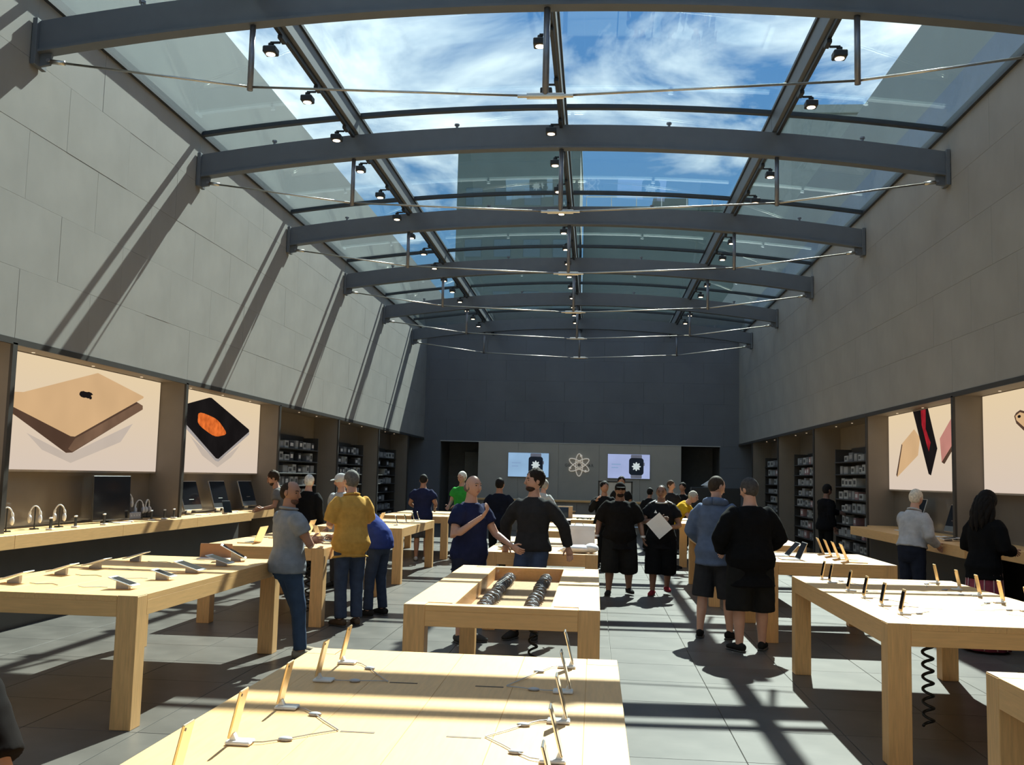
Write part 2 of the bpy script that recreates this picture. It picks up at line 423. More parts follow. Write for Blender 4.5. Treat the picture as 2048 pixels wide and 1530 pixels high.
for u in (-4.58, -1.65, 1.65, 4.55):
    parts.append((link('glass_peg', G().tube([(u, 0, zbt(u)-.01), (u, 0, zbt(u)+.05), (u, 0, zbt(u)+.05), (u, 0, zbt(u)+.075)], [.02, .02, .04, .04], 8), strut_mat, tr), []))
TN = ['nearest arched steel roof truss, cropped by the top of the picture', 'second nearest arched roof truss, its centre strut before the sky', 'third arched roof truss from the camera',
      'fourth arched roof truss from the camera', 'fifth arched roof truss from the camera', 'farthest arched roof truss, just in front of the dark back wall']
tr['label'] = TN[0]
for k in range(1, 6): dup(tr, parts, (XC, TY[k], 0), 0, TN[k])

# light tracks and spotlights
def track(x, side, nm):
    t = thing('light_track', 'thin black lighting track under the %s roof rail' % nm, 'light track', (x, 0, 0), 0, 'lighting tracks')
    zb = zglass(x)-.30
    for j in range(1, len(ys)-1):
        link('track_bar', G().cbox(-.025, .025, ys[j]+.1, ys[j+1]-.1, zb-.075, zb-.005, .004), black_metal, t)
    return zb-.075
proto = None; pk = None
for x, off, nm, y0s in ((rails[0]-.03, 0, 'left', [11.08+1.52*k for k in range(15)]), (rails[1]-.01, 0, 'middle', [11.25+1.5*k for k in range(15)]), (rails[2]+.03, PI, 'right', [11.4+1.53*k for k in range(15)])):
    zt = track(x, off, nm)
    for k, y in enumerate(y0s):
        if min(abs(y-q) for q in TY) < .22: y += .3
        lb = 'lit black spotlight, %s from the camera on the %s roof track' % (ORD[k], nm)
        if proto is None:
            proto = thing('track_spotlight', lb, 'spotlight', (x, y, zt), 0, 'track spotlights'); pk = []
            pk.append((link('adapter', G().cbox(-.03, .03, -.09, .09, -.05, 0, .005), black_metal, proto), []))
            pk.append((link('yoke', G().cbox(-.135, -.02, -.012, .012, -.075, -.05, .003).cbox(-.145, -.13, -.014, .014, -.13, -.05, .003), black_metal, proto), []))
            hd = link('lamp_head', G().cbox(-.215, -.055, -.08, .08, -.21, -.125, .012).tube([(-.135, 0, -.13), (-.135, 0, -.075)], .035, 10), black_metal, proto)
            s1 = link('lamp_lens', G().tube([(-.135, 0, -.214), (-.135, 0, -.208)], .055, 16), lens_em, hd)
            pk.append((hd, [s1]))
        else:
            o = dup(proto, pk, (x, y, zt), off, lb)
# outside: neighbours seen through the glass
def building(name, label, x0, x1, y0, y1, z1, mat, win=None, wm=None):
    t = thing(name, label, 'building', ((x0+x1)/2, y0, 0)); hx = (x1-x0)/2
    link('facade', G().cbox(-hx, hx, 0, y1-y0, 0, z1, .05), mat, t)
    link('parapet', G().box(-hx-.1, hx+.1, -.15, y1-y0, z1, z1+.35), mat, t)
    return t
conc = M('grey green concrete', (.13, .155, .145), .85, .08, .4)
hr = building('office_tower', 'tall grey green tower block seen through the middle roof panes', -13.6, -1.85, 90, 105, 33.2, conc)
for r in range(3):
    for q in range(4): link('window', G().cbox(-5+q*2.8, -3.4+q*2.8, -.06, .1, 17.5+r*5.0, 19.2+r*5.0, .03), M('tower window', (.12, .16, .18), .2), hr)
lo = building('office_block', 'lower grey block beside the tower, with white roof railings', -1.5, 16, 92, 110, 27.6, conc)
for q in range(7): link('roof_rail', G().tube([(-8.5+q*2.4, .2, 27.9), (-8.5+q*2.4, .2, 29.0), (-6.1+q*2.4, .2, 29.0), (-6.1+q*2.4, .2, 27.9)], .07, 6), white_pl, lo)
link('plant_room', G().cbox(-2, 1.4, 2, 6, 27.9, 29.4, .05), conc, lo)
parL = struct(link('neighbour_wall_left', G().box(-7.6, -6.95, -2, 60, 6.9, 9.85), M('grey render', (.15, .16, .16), .85, .06, .5)), 'grey neighbouring wall above the left roof edge')
struct(link('neighbour_wall_right', G().box(6.5, 7.2, -2, 60, 6.9, 11.2), M('grey render b', (.30, .31, .30), .85, .06, .5)), 'grey neighbouring wall above the right roof edge')
struct(link('trim_4', G().box(XR+.2, XR+.32, 0, YB+2, 7.1, 8.05), M('sky tinted flashing', (.16, .19, .26), .5)), 'metal upstand along the right roof edge, sky-blue shade in its colour')  # grey metal; the blue of its sky-lit shade is put into the colour
rb = building('neighbour_building', 'stepped grey building on the right beyond the roof panes', 8.3, 26, 42, 60, 17.9, M('grey render c', (.30, .31, .29), .85))
link('roof_step', G().box(-8.9, -6.6, -.2, 10, 11, 16.2), M('grey render c', (.3, .31, .29)), rb)

# ------------------------------------------------------------------ backlit posters
warm = E_('poster cream', (.86, .71, .53), .70, .05, 1.2)
warm_lo = E_('poster pale foot', (.80, .68, .58), .66, .05, 1.2)
def poster(label, side, y0, y1, shapes):
    sgn = -1 if side == 'left' else 1; xp = -6.8 if side == 'left' else 5.6
    t = thing('backlit_poster', label, 'poster', (xp, 0, 0), 0, 'backlit wall posters')
    X = lambda a, b: sorted((a*-sgn, b*-sgn))
    a, b = X(-.2, -.006); link('light_box', G().box(a, b, y0, y1, 1.72, 3.135), M('poster box edge', (.35, .3, .25)), t)
    a, b = X(-.006, 0); pn = link('printed_sheet', G().box(a, b, y0+.01, y1-.01, 1.745, 3.13), warm, t)
    for k, (nm, pts, m) in enumerate(shapes):
        d = .0015*(k+1); a, b = X(0.0005, d+.001)
        pts = [(min(max(p[0], y0+.015), y1-.015), min(p[1], 3.128)) for p in pts]
        link(nm, G().prism(pts, 'x', a, b), m, pn)
    return t
def print_gradient(m, lo, hi, z0, z1):     # the sheet is printed with a warm-to-rosy wash
    t = m.node_tree; em = [n for n in t.nodes if n.type == 'EMISSION'][0]; c = [n for n in t.nodes if n.type == 'TEX_COORD'][0]
    sp = N(t, 'ShaderNodeSeparateXYZ'); mr = N(t, 'ShaderNodeMapRange'); mr.inputs[1].default_value = z0; mr.inputs[2].default_value = z1
    r = N(t, 'ShaderNodeValToRGB'); r.color_ramp.elements[0].color = lo+(1,); r.color_ramp.elements[1].color = hi+(1,)
    t.links.new(c.outputs['Object'], sp.inputs[0]); t.links.new(sp.outputs[2], mr.inputs[0]); t.links.new(mr.outputs[0], r.inputs[0]); t.links.new(r.outputs[0], em.inputs[0])
print_gradient(warm, (.80, .66, .55), (.92, .72, .46), 1.75, 3.1)
def blob(cy, cz, ry, rz_, ang, n=22, lo=0):
    out = []
    for k in range(n):
        a = 2*PI*k/n; r = 1+lo*math.sin(3*a+1)*.5+lo*math.cos(5*a)
        u, v = ry*r*math.cos(a), rz_*r*math.sin(a); out.append((cy+u*math.cos(ang)-v*math.sin(ang), cz+u*math.sin(ang)+v*math.cos(ang)))
    return out
gold_e = E_('print gold', (.78, .50, .26), .68, .08, 1.0); dk_e = E_('print dark brown', (.10, .055, .035), .7, .2, 1)
sh_e = E_('print soft shade', (.72, .60, .50), .62, .06, 1); blk_e = E_('print black', (.012, .010, .010), .7, .2); br_e = E_('print bronze', (.20, .115, .07), .7, .2)
sil_e = E_('print silver', (.42, .38, .36), .7, .1); red_e = E_('print red', (.42, .02, .03), .6, .3, 6); or_e = E_('print orange', (.80, .16, .03), .75, .35, 7); rose_e = E_('print rose', (.62, .27, .22), .7, .1, 2)
def fruit_logo(cy, cz, sy, sz):          # upside-down bitten fruit mark, foreshortened
    pts = [(-.50, .12), (-.42, .42), (-.22, .55), (-.08, .48), (.05, .48), (.2, .56), (.4, .45), (.52, .2), (.40, .1), (.36, -.06), (.46, -.2), (.36, -.42), (.14, -.5), (0, -.42), (-.16, -.5), (-.38, -.4), (-.5, -.14)]
    return [(cy+p[0]*sy, cz+p[1]*sz) for p in pts]
poster('large backlit poster of a half-open gold laptop, left wall', 'left', TY[0]+.06, TY[1]-.04, [
    ('printed_shade', [(11.118, 2.182), (12.022, 1.961), (12.167, 1.971), (13.78, 2.441), (13.448, 2.161), (12.147, 1.84), (11.464, 1.993)], sh_e),
    ('printed_base', [(10.2, 2.62), (10.791, 2.476), (12.102, 2.189), (12.213, 2.194), (13.855, 2.771), (14.056, 2.73), (14.063, 2.673), (12.166, 1.975), (12.021, 1.967), (10.2, 2.61)], dk_e),
    ('printed_base_edge', [(12.213, 2.16), (13.9, 2.755), (14.056, 2.73), (14.063, 2.673), (12.166, 1.985), (12.06, 2.02)], br_e),
    ('printed_lid', [(10.2, 2.47), (12.686, 3.074), (14.062, 2.868), (14.06, 2.845), (12.2, 2.185), (12.10, 2.185), (10.2, 2.61)], gold_e),
    ('printed_logo', fruit_logo(12.41, 2.75, .34, .085), blk_e), ('printed_logo_leaf', blob(12.53, 2.712, .03, .011, .2), blk_e)])
poster('backlit poster of a dark tablet with an orange glow, left wall', 'left', TY[1]+.06, TY[2]-.04, [
    ('printed_shade', [(15.846, 2.353), (17.023, 1.956), (17.13, 1.95), (18.182, 2.282), (17.746, 2.04), (17.11, 1.84), (16.399, 2.036)], sh_e),
    ('printed_edge', [(14.8, 2.84), (15.586, 2.563), (17.017, 1.996), (17.124, 1.993), (18.62, 2.559), (18.628, 2.505), (17.13, 1.945), (16.987, 1.958), (14.8, 2.80)], sil_e),
    ('printed_tablet', [(14.8, 2.74), (15.58, 2.87), (16.56, 3.06), (16.66, 3.065), (18.6, 2.60), (18.62, 2.56), (17.12, 1.995), (17.02, 2.0), (15.59, 2.56), (14.8, 2.85)], blk_e),
    ('printed_glow', blob(16.72, 2.58, .66, .155, -.16, 26, .05), or_e)])
poster('backlit poster of three falling phones, right wall', 'right', TY[1]+.06, TY[2]-.04, [
    ('printed_gold_phone', [(17.692, 2.814), (17.386, 2.652), (17.504, 2.35), (18.684, 1.978), (18.742, 2.014), (18.401, 2.576)], gold_e),
    ('printed_gold_phone_edge', [(18.684, 1.978), (18.742, 2.014), (18.401, 2.576), (18.36, 2.56)], dk_e),
    ('printed_black_phone', [(17.729, 3.13), (16.957, 3.13), (16.539, 2.439), (16.86, 2.0), (16.967, 2.024)], blk_e),
    ('printed_red_glow', [(17.31, 3.12), (17.06, 3.12), (17.077, 2.789), (16.845, 2.547), (16.93, 2.40), (17.02, 2.5), (17.274, 2.867)], red_e),
    ('printed_rose_phone', [(15.1, 3.12), (15.5, 3.1), (16.394, 2.594), (16.323, 2.21), (16.217, 2.183), (15.773, 2.446), (15.1, 2.86)], rose_e),
    ('printed_rose_phone_edge', [(16.323, 2.21), (16.217, 2.183), (15.6, 2.54), (15.6, 2.60)], dk_e)])
poster('backlit poster with a gold phone corner at the right picture edge', 'right', TY[0]+.06, TY[1]-.04, [
    ('printed_phone_edge', [(13.56, 2.778), (13.50, 2.82), (13.375, 2.85), (13.115, 2.80), (12.2, 2.3), (12.3, 2.1), (13.502, 2.68)], dk_e),
    ('printed_phone', [(13.52, 2.78), (13.375, 2.82), (13.115, 2.77), (12.2, 2.32), (12.3, 2.18), (13.49, 2.72)], gold_e),
    ('printed_lens', blob(13.40, 2.765, .05, .02, 0), blk_e)])
poster('plain warm backlit panel at the left picture edge', 'left', TY[0]-4.567+.06, TY[0]-.04, [('printed_foot', [(6, 1.76), (10.0, 1.76), (10.0, 1.9), (6, 1.9)], warm_lo)])

# glossy panels under the posters
for side, xa, xb in (('left', -7.0, -6.9), ('right', 5.7, 5.8)):
    for k, (a, b) in enumerate(((TY[0]-4.5, TY[0]-.03), (TY[0]+.05, TY[1]-.03), (TY[1]+.05, TY[2]-.03))):
        struct(link('wall_%s_panel' % side, G().cbox(xa, xb, a+.002, b-.002, .02, 1.72, .003), niche_gloss), 'glossy taupe panel under the poster')

# wall counters
ZCN = 1.05
def counter(label, x0, x1, y0, y1, back):
    t = thing('wall_counter', label, 'counter', (0, y0, 0), 0, 'wooden wall counters'); L = y1-y0; n = max(2, round(L/2.4))
    for k in range(n):
        a, b = L*k/n, L*(k+1)/n
        link('counter_top', G().cbox(x0, x1, a+.0008, b-.0008, ZCN-.15, ZCN, .003), maple, t)
    a, b = (x0+.0, x1-.35) if back == 'left' else (x0+.35, x1)
    link('plinth', G().box(a, b, .05, L-.05, 0, ZCN-.15), under_dark, t)
    return t
for (a, b) in ((6.4, TY[0]-.035), (TY[0]+.055, TY[1]-.035), (TY[1]+.055, 17.25)):
    pass
counter('long maple counter running under the left wall posters', -6.385, -6.17, 5.2, 17.25, 'left')
for k, (a, b) in enumerate(((TY[0]-4.4, TY[0]-.035), (TY[0]+.055, TY[1]-.035), (TY[1]+.055, TY[2]-.035))):
    struct(link('wall_left_ledge', G().cbox(-6.9, -6.387, a, b, ZCN-.15, ZCN, .003), maple), 'maple ledge of the bay behind the counter edge')
counter('maple counter under the phone poster on the right wall', 4.73, 5.185, 13.05, 18.65, 'right')
for k, (a, b) in enumerate(((TY[0]-4.4, TY[0]-.035), (TY[0]+.055, TY[1]-.035), (TY[1]+.055, TY[2]-.035))):
    struct(link('wall_right_ledge', G().cbox(5.187, 5.7, a, b, ZCN-.15, ZCN, .003), maple), 'maple ledge of the bay behind the counter edge')
counter('maple counter beside the woman in the pink skirt, right picture edge', 4.73, 5.185, 6.5, 11.0, 'right')

# ------------------------------------------------------------------ shelf bays with products
PC = [M('box white', (.40, .40, .39), .5), M('box pale grey', (.25, .25, .25), .5), M('box grey', (.12, .12, .13), .5), M('box black', (.025, .025, .03), .5),
      M('box pink', (.34, .19, .19), .5), M('box blue', (.16, .26, .34), .5)]
PL = [M('print grey', (.3, .3, .3), .5), M('print black label', (.05, .05, .05), .5), M('print pale', (.7, .68, .66), .5)]
shelf_m = M('dark shelf board', (.03, .027, .025), .5)
PCN = ['white', 'pale grey', 'grey', 'black', 'pink', 'blue']
prod_cache = {}
def product(x, y, z, w, h, d, ci, sgn, label, group):
    key = (w, h, d, ci, sgn)
    if key not in prod_cache:
        g = G().cbox(-d/2, d/2, -w/2, w/2, 0, h, .004)
        me = g.mesh('product_box'); me.materials.append(PC[ci])
        xa = -sgn*d/2; a, b = sorted((xa, xa-sgn*.002))
        g2 = G().box(a, b, -w*.32, w*.32, h*.3, h*.75); m2 = g2.mesh('printed_front'); m2.materials.append(PL[(1 if ci == 0 else 0) if ci < 3 else 2])
        prod_cache[key] = (me, m2)
    o = link('product_box', prod_cache[key][0], loc=(x, y, z)); tag(o, label, 'product box', group)
    link('printed_front', prod_cache[key][1], parent=o)
def shelf_bay(side, k, nm, rows, z0, dz, ya, yb, density):
    sgn = -1 if side == 'left' else 1; xf = XL if side == 'left' else XR; X = lambda d: xf+sgn*d
    t = thing('shelf_unit', 'dark shelf unit of small boxes in the %s bay of the %s wall' % (nm, side), 'shelf unit', (0, 0, 0), 0, 'wall shelf units')
    a, b = sorted((X(.58), X(.615))); link('back_panel', G().box(a, b, ya, yb, .1, z0+rows*dz+.05), shelf_m, t)
    for y in (ya, yb-.03):
        a, b = sorted((X(.22), X(.58))); link('upright', G().box(a, b, y, y+.03, .1, z0+rows*dz+.02), shelf_m, t)
    for r in range(rows):
        z = z0+r*dz; a, b = sorted((X(.2), X(.579)))
        link('shelf', G().cbox(a, b, ya+.031, yb-.031, z-.025, z, .003), shelf_m, t)
        n_ = 0; y = ya+.1
        while y < yb-.18:
            w = random.choice((.2, .26, .32)) if density > .5 else random.choice((.34, .42))
            h = random.choice((.13, .16, .18, .19))
            ci = random.choice((0, 0, 1, 1, 2, 3, 3)) if side == 'left' else random.choice((0, 0, 0, 1, 1, 4, 2))
            if y+w > yb-.05: break
            if random.random() < .84:
                n_ += 1
                product(X(.37), y+w/2, z, w, h, .22, ci, sgn, '%s box, %s along the %s shelf down, %s %s bay' % (PCN[ci], ORD[n_-1], ORD[rows-1-r], nm, side), 'boxes in the %s shelf bay, %s wall' % (nm, side))
            y += w+random.choice((.03, .06, .12))
    if side == 'right' and k == 0:
        for r in range(rows):
            for q in range(2):
                z = z0+r*dz+dz*.72; y = ya+.03+q*.19
                a = X(.185)
                g = G().box(a-.003, a+.003, y, y+.13, z, z+.012).box(a-.003, a+.003, y, y+.13, z+.055, z+.067).box(a-.003, a+.003, y, y+.012, z, z+.067).box(a-.003, a+.003, y+.118, y+.13, z, z+.067)
                link('price_tag', g, white_pl, t)
                a0, b0 = sorted((X(.188), X(.579))); link('tag_hook', G().box(a0, b0, y+.06, y+.07, z+.06, z+.066), black_metal, t)
BN = ['nearest', 'middle', 'farthest']
for k in range(3):
    y0 = TY[2+k]
    shelf_bay('left', k, BN[k], 8, .42, .27, y0+.5, y0+3.6, .8 if k < 2 else .3)
    shelf_bay('right', k, BN[k], 8, .42, .27, y0+.35, y0+3.4, .7 if k < 2 else .3)

# ------------------------------------------------------------------ tables
ZT = .91
def table(label, x0, x1, y0, y1, slots=(), cord=None, opening=None):
    t = thing('display_table', label, 'table', ((x0+x1)/2, (y0+y1)/2, 0), 0, 'maple display tables'); hx, hy = (x1-x0)/2, (y1-y0)/2; lw = .15; ap = .145
    if opening is None:
        for sx in (-1, 1):
            a, b = sorted((sx*hx, sx*(hx-lw))); link('board', G().cbox(a, b, -hy+lw, hy-lw, ZT-.04, ZT, .0012), maple, t)
        n = 4; wd = (2*hx-2*lw)/n
        for k in range(n): link('board', G().cbox(-hx+lw+k*wd+.0003, -hx+lw+(k+1)*wd-.0003, -hy, hy, ZT-.04, ZT, .0012), maple, t)
    else:
        oa, ob, oc, od = opening
        link('board', G().cbox(-hx, oa-.001, -hy+lw, hy-lw, ZT-.04, ZT, .002), maple, t)
        link('board', G().cbox(ob+.001, hx, -hy+lw, hy-lw, ZT-.04, ZT, .002), maple, t)
        link('board', G().cbox(-hx+lw, hx-lw, -hy, oc-.001, ZT-.04, ZT, .002), maple_x, t)
        link('board', G().cbox(-hx+lw, hx-lw, od+.001, hy, ZT-.04, ZT, .002), maple_x, t)
        g = G().box(oa-.02, ob+.02, oc-.02, od+.02, ZT-.14, ZT-.12)
        g.box(oa-.02, oa, oc, od, ZT-.12, ZT-.001).box(ob, ob+.02, oc, od, ZT-.12, ZT-.001).box(oa, ob, oc-.02, oc, ZT-.12, ZT-.001).box(oa, ob, od, od+.02, ZT-.12, ZT-.001)
        link('tray', g, maple, t)
        link('glass_top', G().box(oa+.002, ob-.002, oc+.002, od-.002, ZT-.012, ZT-.002), tray_glass, t)
    for sx in (-1, 1):
        a, b = sorted((sx*hx, sx*(hx-.045))); link('side_rail', G().cbox(a, b, -hy+lw, hy-lw, ZT-ap, ZT-.04, .002), maple, t)
        for sy in (-1, 1):
            a, b = sorted((sx*hx, sx*(hx-lw))); c_, d_ = sorted((sy*hy, sy*(hy-lw)))
            ly = (0 if opening is None else 0)
            lg = link('leg', G().cbox(a, b, c_, d_, 0, ZT-.003 if opening else ZT-.003, .003), maple_leg, t)
            link('leg_end_grain', G().cbox(a+.002, b-.002, c_+.002, d_-.002, ZT-.003, ZT+.0008, .0003), maple_end, lg)
    for sy in (-1, 1):
        c_, d_ = sorted((sy*hy, sy*(hy-.045))); link('end_rail', G().cbox(-hx+lw, hx-lw, c_, d_, ZT-ap, ZT-.04, .002), maple_x, t)
    for (sx0, sy0, ln) in slots:
        link('cable_slot', G().box(sx0, sx0+ln, sy0-.008, sy0+.008, ZT-.002, ZT+.0012), slot_mat, t)
    if cord:
        cx_, cy_, zl = cord; n = 120; P = []
        for i in range(n): z = ZT-.15-(ZT-.15-zl)*i/n; a = i*2*PI/16; P.append((cx_+.035*math.cos(a), cy_+.035*math.sin(a), z))
        link('coiled_cord', G().tube(P, .011, 6), black_pl, t, True)
    return t
TB = {}
LT = (-4.65, -3.15)
TB['C1'] = (-1.41, .125, 1.9, 4.95)
table('front maple display table with two rows of upright phones, nearest the camera', *TB['C1'], slots=[(-.22, .79, .12), (.15, .79, .12), (-.22, -.025, .12), (.15, -.025, .12), (-.22, -.84, .12), (.15, -.84, .12)])
TB['C2'] = (-1.30, .05, 6.73, 9.80)
table('maple table with a glass-covered tray of coiled cables', *TB['C2'], opening=(-.335, .335, -1.42, 1.42), cord=(.12, .2, .02))
TB['C3'] = (-1.30, .05, 11.62, 14.7)
table('maple table the man in the dark sweater leans against, white bag on it', *TB['C3'])
TB['C4'] = (-1.30, .05, 16.5, 19.6); table('fourth maple table from the camera in the middle row', *TB['C4'])
TB['C5'] = (-1.30, .05, 21.3, 24.4); table('fifth maple table from the camera in the middle row, dark tablet on it', *TB['C5'])
TB['L1'] = (-4.65, -3.15, 6.62, 9.72); table('left maple table of flat tablets, beside the man in the grey polo', *TB['L1'])
TB['L2'] = (-4.65, -3.15, 11.3, 14.4); table('left maple table of open laptops, beside the man in mustard', *TB['L2'], cord=(.45, -1.1, .1))
TB['L3'] = (-4.65, -3.15, 15.95, 19.2); table('third maple table from the camera in the left row, with tilted phones', *TB['L3'])
TB['L4'] = (-4.65, -3.15, 20.95, 24.0); table('farthest maple table in the left row, beside the man in green', *TB['L4'])
TB['R0'] = (1.92, 3.42, 1.95, 5.05); table('maple table cut off by the lower right picture corner', *TB['R0'])
TB['R1'] = (1.92, 3.42, 6.66, 9.78); table('right maple table with two rows of upright phones', *TB['R1'], slots=[(.15, .11, .14), (-.24, -.70, .13), (.13, -.68, .14)], cord=(-.30, -.95, .12))
TB['R2'] = (1.95, 3.42, 11.45, 13.15); table('right maple table of gold laptops behind the upright phones', *TB['R2'])
TB['R3'] = (1.68, 3.06, 14.5, 17.7); table('third maple table in the right row, behind the man in the blue hoodie', *TB['R3'])
TB['R4'] = (1.80, 3.28, 20.9, 24.0); table('farthest maple table in the right row, beside the man in yellow', *TB['R4'])

# coiled cables under the glass of the second table
for k, xx in enumerate((-.80, -.45)):
    gg = G()
    for st in range(3):
        P = []; n = 300
        for i in range(n):
            t_ = i/n; yy = 6.98+2.55*t_; a = i*.62+st*2.1; r = .036+.008*math.sin(i*.31+st)
            P.append((xx+r*1.15*math.cos(a)+.012*math.sin(i*.05+st), yy+.02*math.sin(a*1.7+st), ZT-.110+r+r*math.sin(a)))
        gg.tube(P, .0055, 5)
    o = link('cable_coil', gg, M('dark grey cable', (.16, .135, .12), .35), None, True)
    tag(o, '%s bundle of coiled dark cable under the glass table top' % ('left' if k == 0 else 'right'), 'cable', 'cable coils in the glass tray')

# ------------------------------------------------------------------ devices
def phone_parts(t, body_m, tilt, cable, size=(.074, .156, .008), out=1):
    # stands at the origin facing +X (out), top leaning inward
    R = Matrix.Rotation(-tilt*1.0, 4, 'Y'); w, h, d = size; z0 = .022
    Tm = Matrix.Translation((0, 0, z0)) @ R
    def tg(g): g.v = [tuple(Tm @ Vector(v)) for v in g.v]; return g
    ps = []
    b = link('phone_body', tg(G().cbox(-d/2, d/2, -w/2, w/2, 0, h, .003)), body_m, t)
    s = link('screen', tg(G().box(d/2, d/2+.0006, -w/2+.004, w/2-.004, .016, h-.016)), screen_blk, b)
    l = link('camera_lens', tg(G().tube([(-d/2-.0015, w/2-.014, h-.014), (-d/2+.001, w/2-.014, h-.014)], .005, 8)), black_pl, b)
    ps.append((b, [s, l]))
    st = link('stand', G().cbox(-.07, .014, -.03, .03, 0, .012, .004).prism([(-.02, .011), (.004, .011), (.004, .024), (-.008, .034)], 'y', -.012, .012), white_pl, t); ps.append((st, []))
    if cable:
        dx, dy = cable
        P = [(-.07, 0, .007), (-.1, dy*.05, .006), (-.1+(dx+.1)*.3, dy*.3, .005), (-.1+(dx+.1)*.6, dy*.62, .005), (dx, dy, .004)]
        ps.append((link('tether_cable', G().tube(P, .0022, 5), grey_pl, t), []))
        q = Vector(P[2]); ps.append((link('cable_puck', G().ell(q, (.026, .017, .008), 10, 6), grey_pl, t, True), []))
    return ps
def phones(rows, nm_group):
    for (x, y, rz, lab, m, tilt, cable) in rows:
        t = thing('phone_display', lab, 'phone', (x, y, ZT+.001), rz, nm_group)
        phone_parts(t, m, tilt, cable)
# front table
LW = ['first', 'second', 'third', 'fourth', 'fifth']
rows = []
for k, y in enumerate((2.75, 3.19, 3.68, 4.18, 4.58)):
    sy = (-.02, .21, -.28, .04, -.37)[k] if k else .1
    rows.append((-1.17, y, PI, 'gold upright phone, %s from the camera, left row of the front table' % LW[k], gold_alu, .22, (-.30, -sy)))
for k, y in enumerate((2.72, 3.16, 3.66, 4.16, 4.70)):
    sy = (.2, .25, -.25, .06, -.47)[k]
    rows.append((-.09, y, 0, 'slim upright phone, %s from the camera, right row of the front table' % LW[k], alu, .26, (-.27, sy)))
phones(rows, 'upright phones on the front table')
rows = []
for k, y in enumerate((7.12, 7.58, 8.06, 8.55, 9.2, 9.5)):
    rows.append((2.14, y, PI, 'black-screened upright phone, %s from the camera, left row of the right table' % ORD[k], gold_alu, .2, (-.26, -(7.5-y)*.5 if k < 3 else -(8.6-y)*.5)))
for k, y in enumerate((7.1, 7.56, 8.04, 8.5, 8.95, 9.5)):
    rows.append((3.2, y, 0, 'upright phone seen from behind, %s from the camera, right row of the right table' % ORD[k], gold_alu, .2, (-.25, (7.6-y)*.5 if k < 3 else (8.6-y)*.5)))
phones(rows, 'upright phones on the right table')
rows = []
for k, y in enumerate((16.9, 17.7, 18.5, 19.0)):
    rows.append((-3.42, y, 0, 'dark upright phone, %s from the camera on the third left table' % ORD[k], white_pl, .3, None))
phones(rows, 'upright phones on the third left table')

def tablet(lab, x, y, rz, tilt=.30, grp='tablets on the left table', size=(.17, .24), m=white_pl, z=None):
    t = thing('tablet_display', lab, 'tablet', (x, y, (ZT if z is None else z)+.001), rz, grp); w, h = size
    # faces +X and up; long side along X tilted
    Tm = Matrix.Translation((.09, 0, .022)) @ Matrix.Rotation(tilt, 4, 'Y')
    def tg(g): g.v = [tuple(Tm @ Vector(v)) for v in g.v]; return g
    b = link('tablet_body', tg(G().cbox(-h, 0, -w/2, w/2, 0, .008, .003)), m, t)
    link('screen', tg(G().box(-h+.022, -.022, -w/2+.008, w/2-.008, .008, .0086)), screen_blk, b)
    link('home_button', tg(G().tube([(-.011, 0, .0075), (-.011, 0, .0089)], .005, 8)), grey_pl, b)
    hz = .02+.6*h*math.sin(tilt)
    link('wedge_stand', G().prism([(-.055, 0), (.04, 0), (.04, .02), (-.055, .014+.145*math.tan(min(tilt, .6)))], 'y', -.02, .02), grey_pl, t)
    link('tether_cable', G().tube([(-.13, 0, .006), (-.2, .03, .004), (-.3, -.02, .004), (-.38, .05, .004)], .003, 5), grey_pl, t)
for k, (y, sz) in enumerate(((7.0, (.13, .2)), (7.65, (.12, .18)), (8.22, (.17, .24)), (8.9, (.17, .24)))):
    tablet('white tablet on a low wedge, %s from the camera, near side of the left table' % ORD[k], -3.44, y, 0, size=sz)
for k, y in enumerate((7.1, 7.75, 8.3, 9.05)):
    tablet('tablet on a low wedge, %s from the camera, far side of the left table' % ORD[k], -4.36, y, PI, size=(.15, .22))
tablet('large white tablet tilted on the left table, touching the man in the grey polo', -3.5, 9.42, .3, .5, size=(.2, .28))
t = thing('tablet_keyboard', 'brown tablet back standing upright at the far end of the left table', 'tablet', (-3.78, 9.60, ZT+.001), .1)
link('tablet_back', G().cbox(-.16, .16, -.006, .006, .012, .15, .004), M('tan leather cover', (.33, .17, .09), .6), t); link('keyboard_fold', G().cbox(-.16, .16, -.12, .012, 0, .012, .003), white_pl, t)

def laptop(lab, x, y, rz, grp, m=gold_alu, open_=1.95, w=.30, d=.21, z=ZT):
    t = thing('laptop', lab, 'laptop', (x, y, z+.001), rz, grp)         # user sits at +X
    b = link('base', G().cbox(-d/2, d/2, -w/2, w/2, 0, .012, .004), m, t)
    link('keyboard', G().box(-d/2+.02, d/2-.085, -w/2+.02, w/2-.02, .012, .0128), black_pl, b); link('trackpad', G().box(d/2-.075, d/2-.012, -.05, .05, .012, .0126), alu, b)
    Tm = Matrix.Translation((-d/2+.004, 0, .012)) @ Matrix.Rotation(-(open_-PI/2), 4, 'Y')
    def tg(g): g.v = [tuple(Tm @ Vector(v)) for v in g.v]; return g
    l = link('lid', tg(G().cbox(-.006, 0, -w/2, w/2, 0, d, .003)), m, t); link('screen', tg(G().box(0, .0006, -w/2+.008, w/2-.008, .01, d-.008)), screen_blk, l)
    link('hinge', G().tube([(-d/2+.004, -w*.4, .012), (-d/2+.004, w*.4, .012)], .006, 8), black_pl, t)
    return t
gl_ = 'laptops on the left table'; gr_ = 'gold laptops on the right table'
laptop('gold laptop seen from behind, at the near left corner of the laptop table', -4.25, 11.85, PI, gl_)
laptop('gold laptop standing open behind the arms of the man in the grey polo', -4.2, 12.9, PI, gl_, w=.33, d=.23)
laptop('gold laptop open at the far end of the left laptop table', -4.2, 13.8, PI, gl_)
laptop('dark-screened laptop facing the man in the mustard shirt', -3.45, 12.55, .5, gl_, alu)
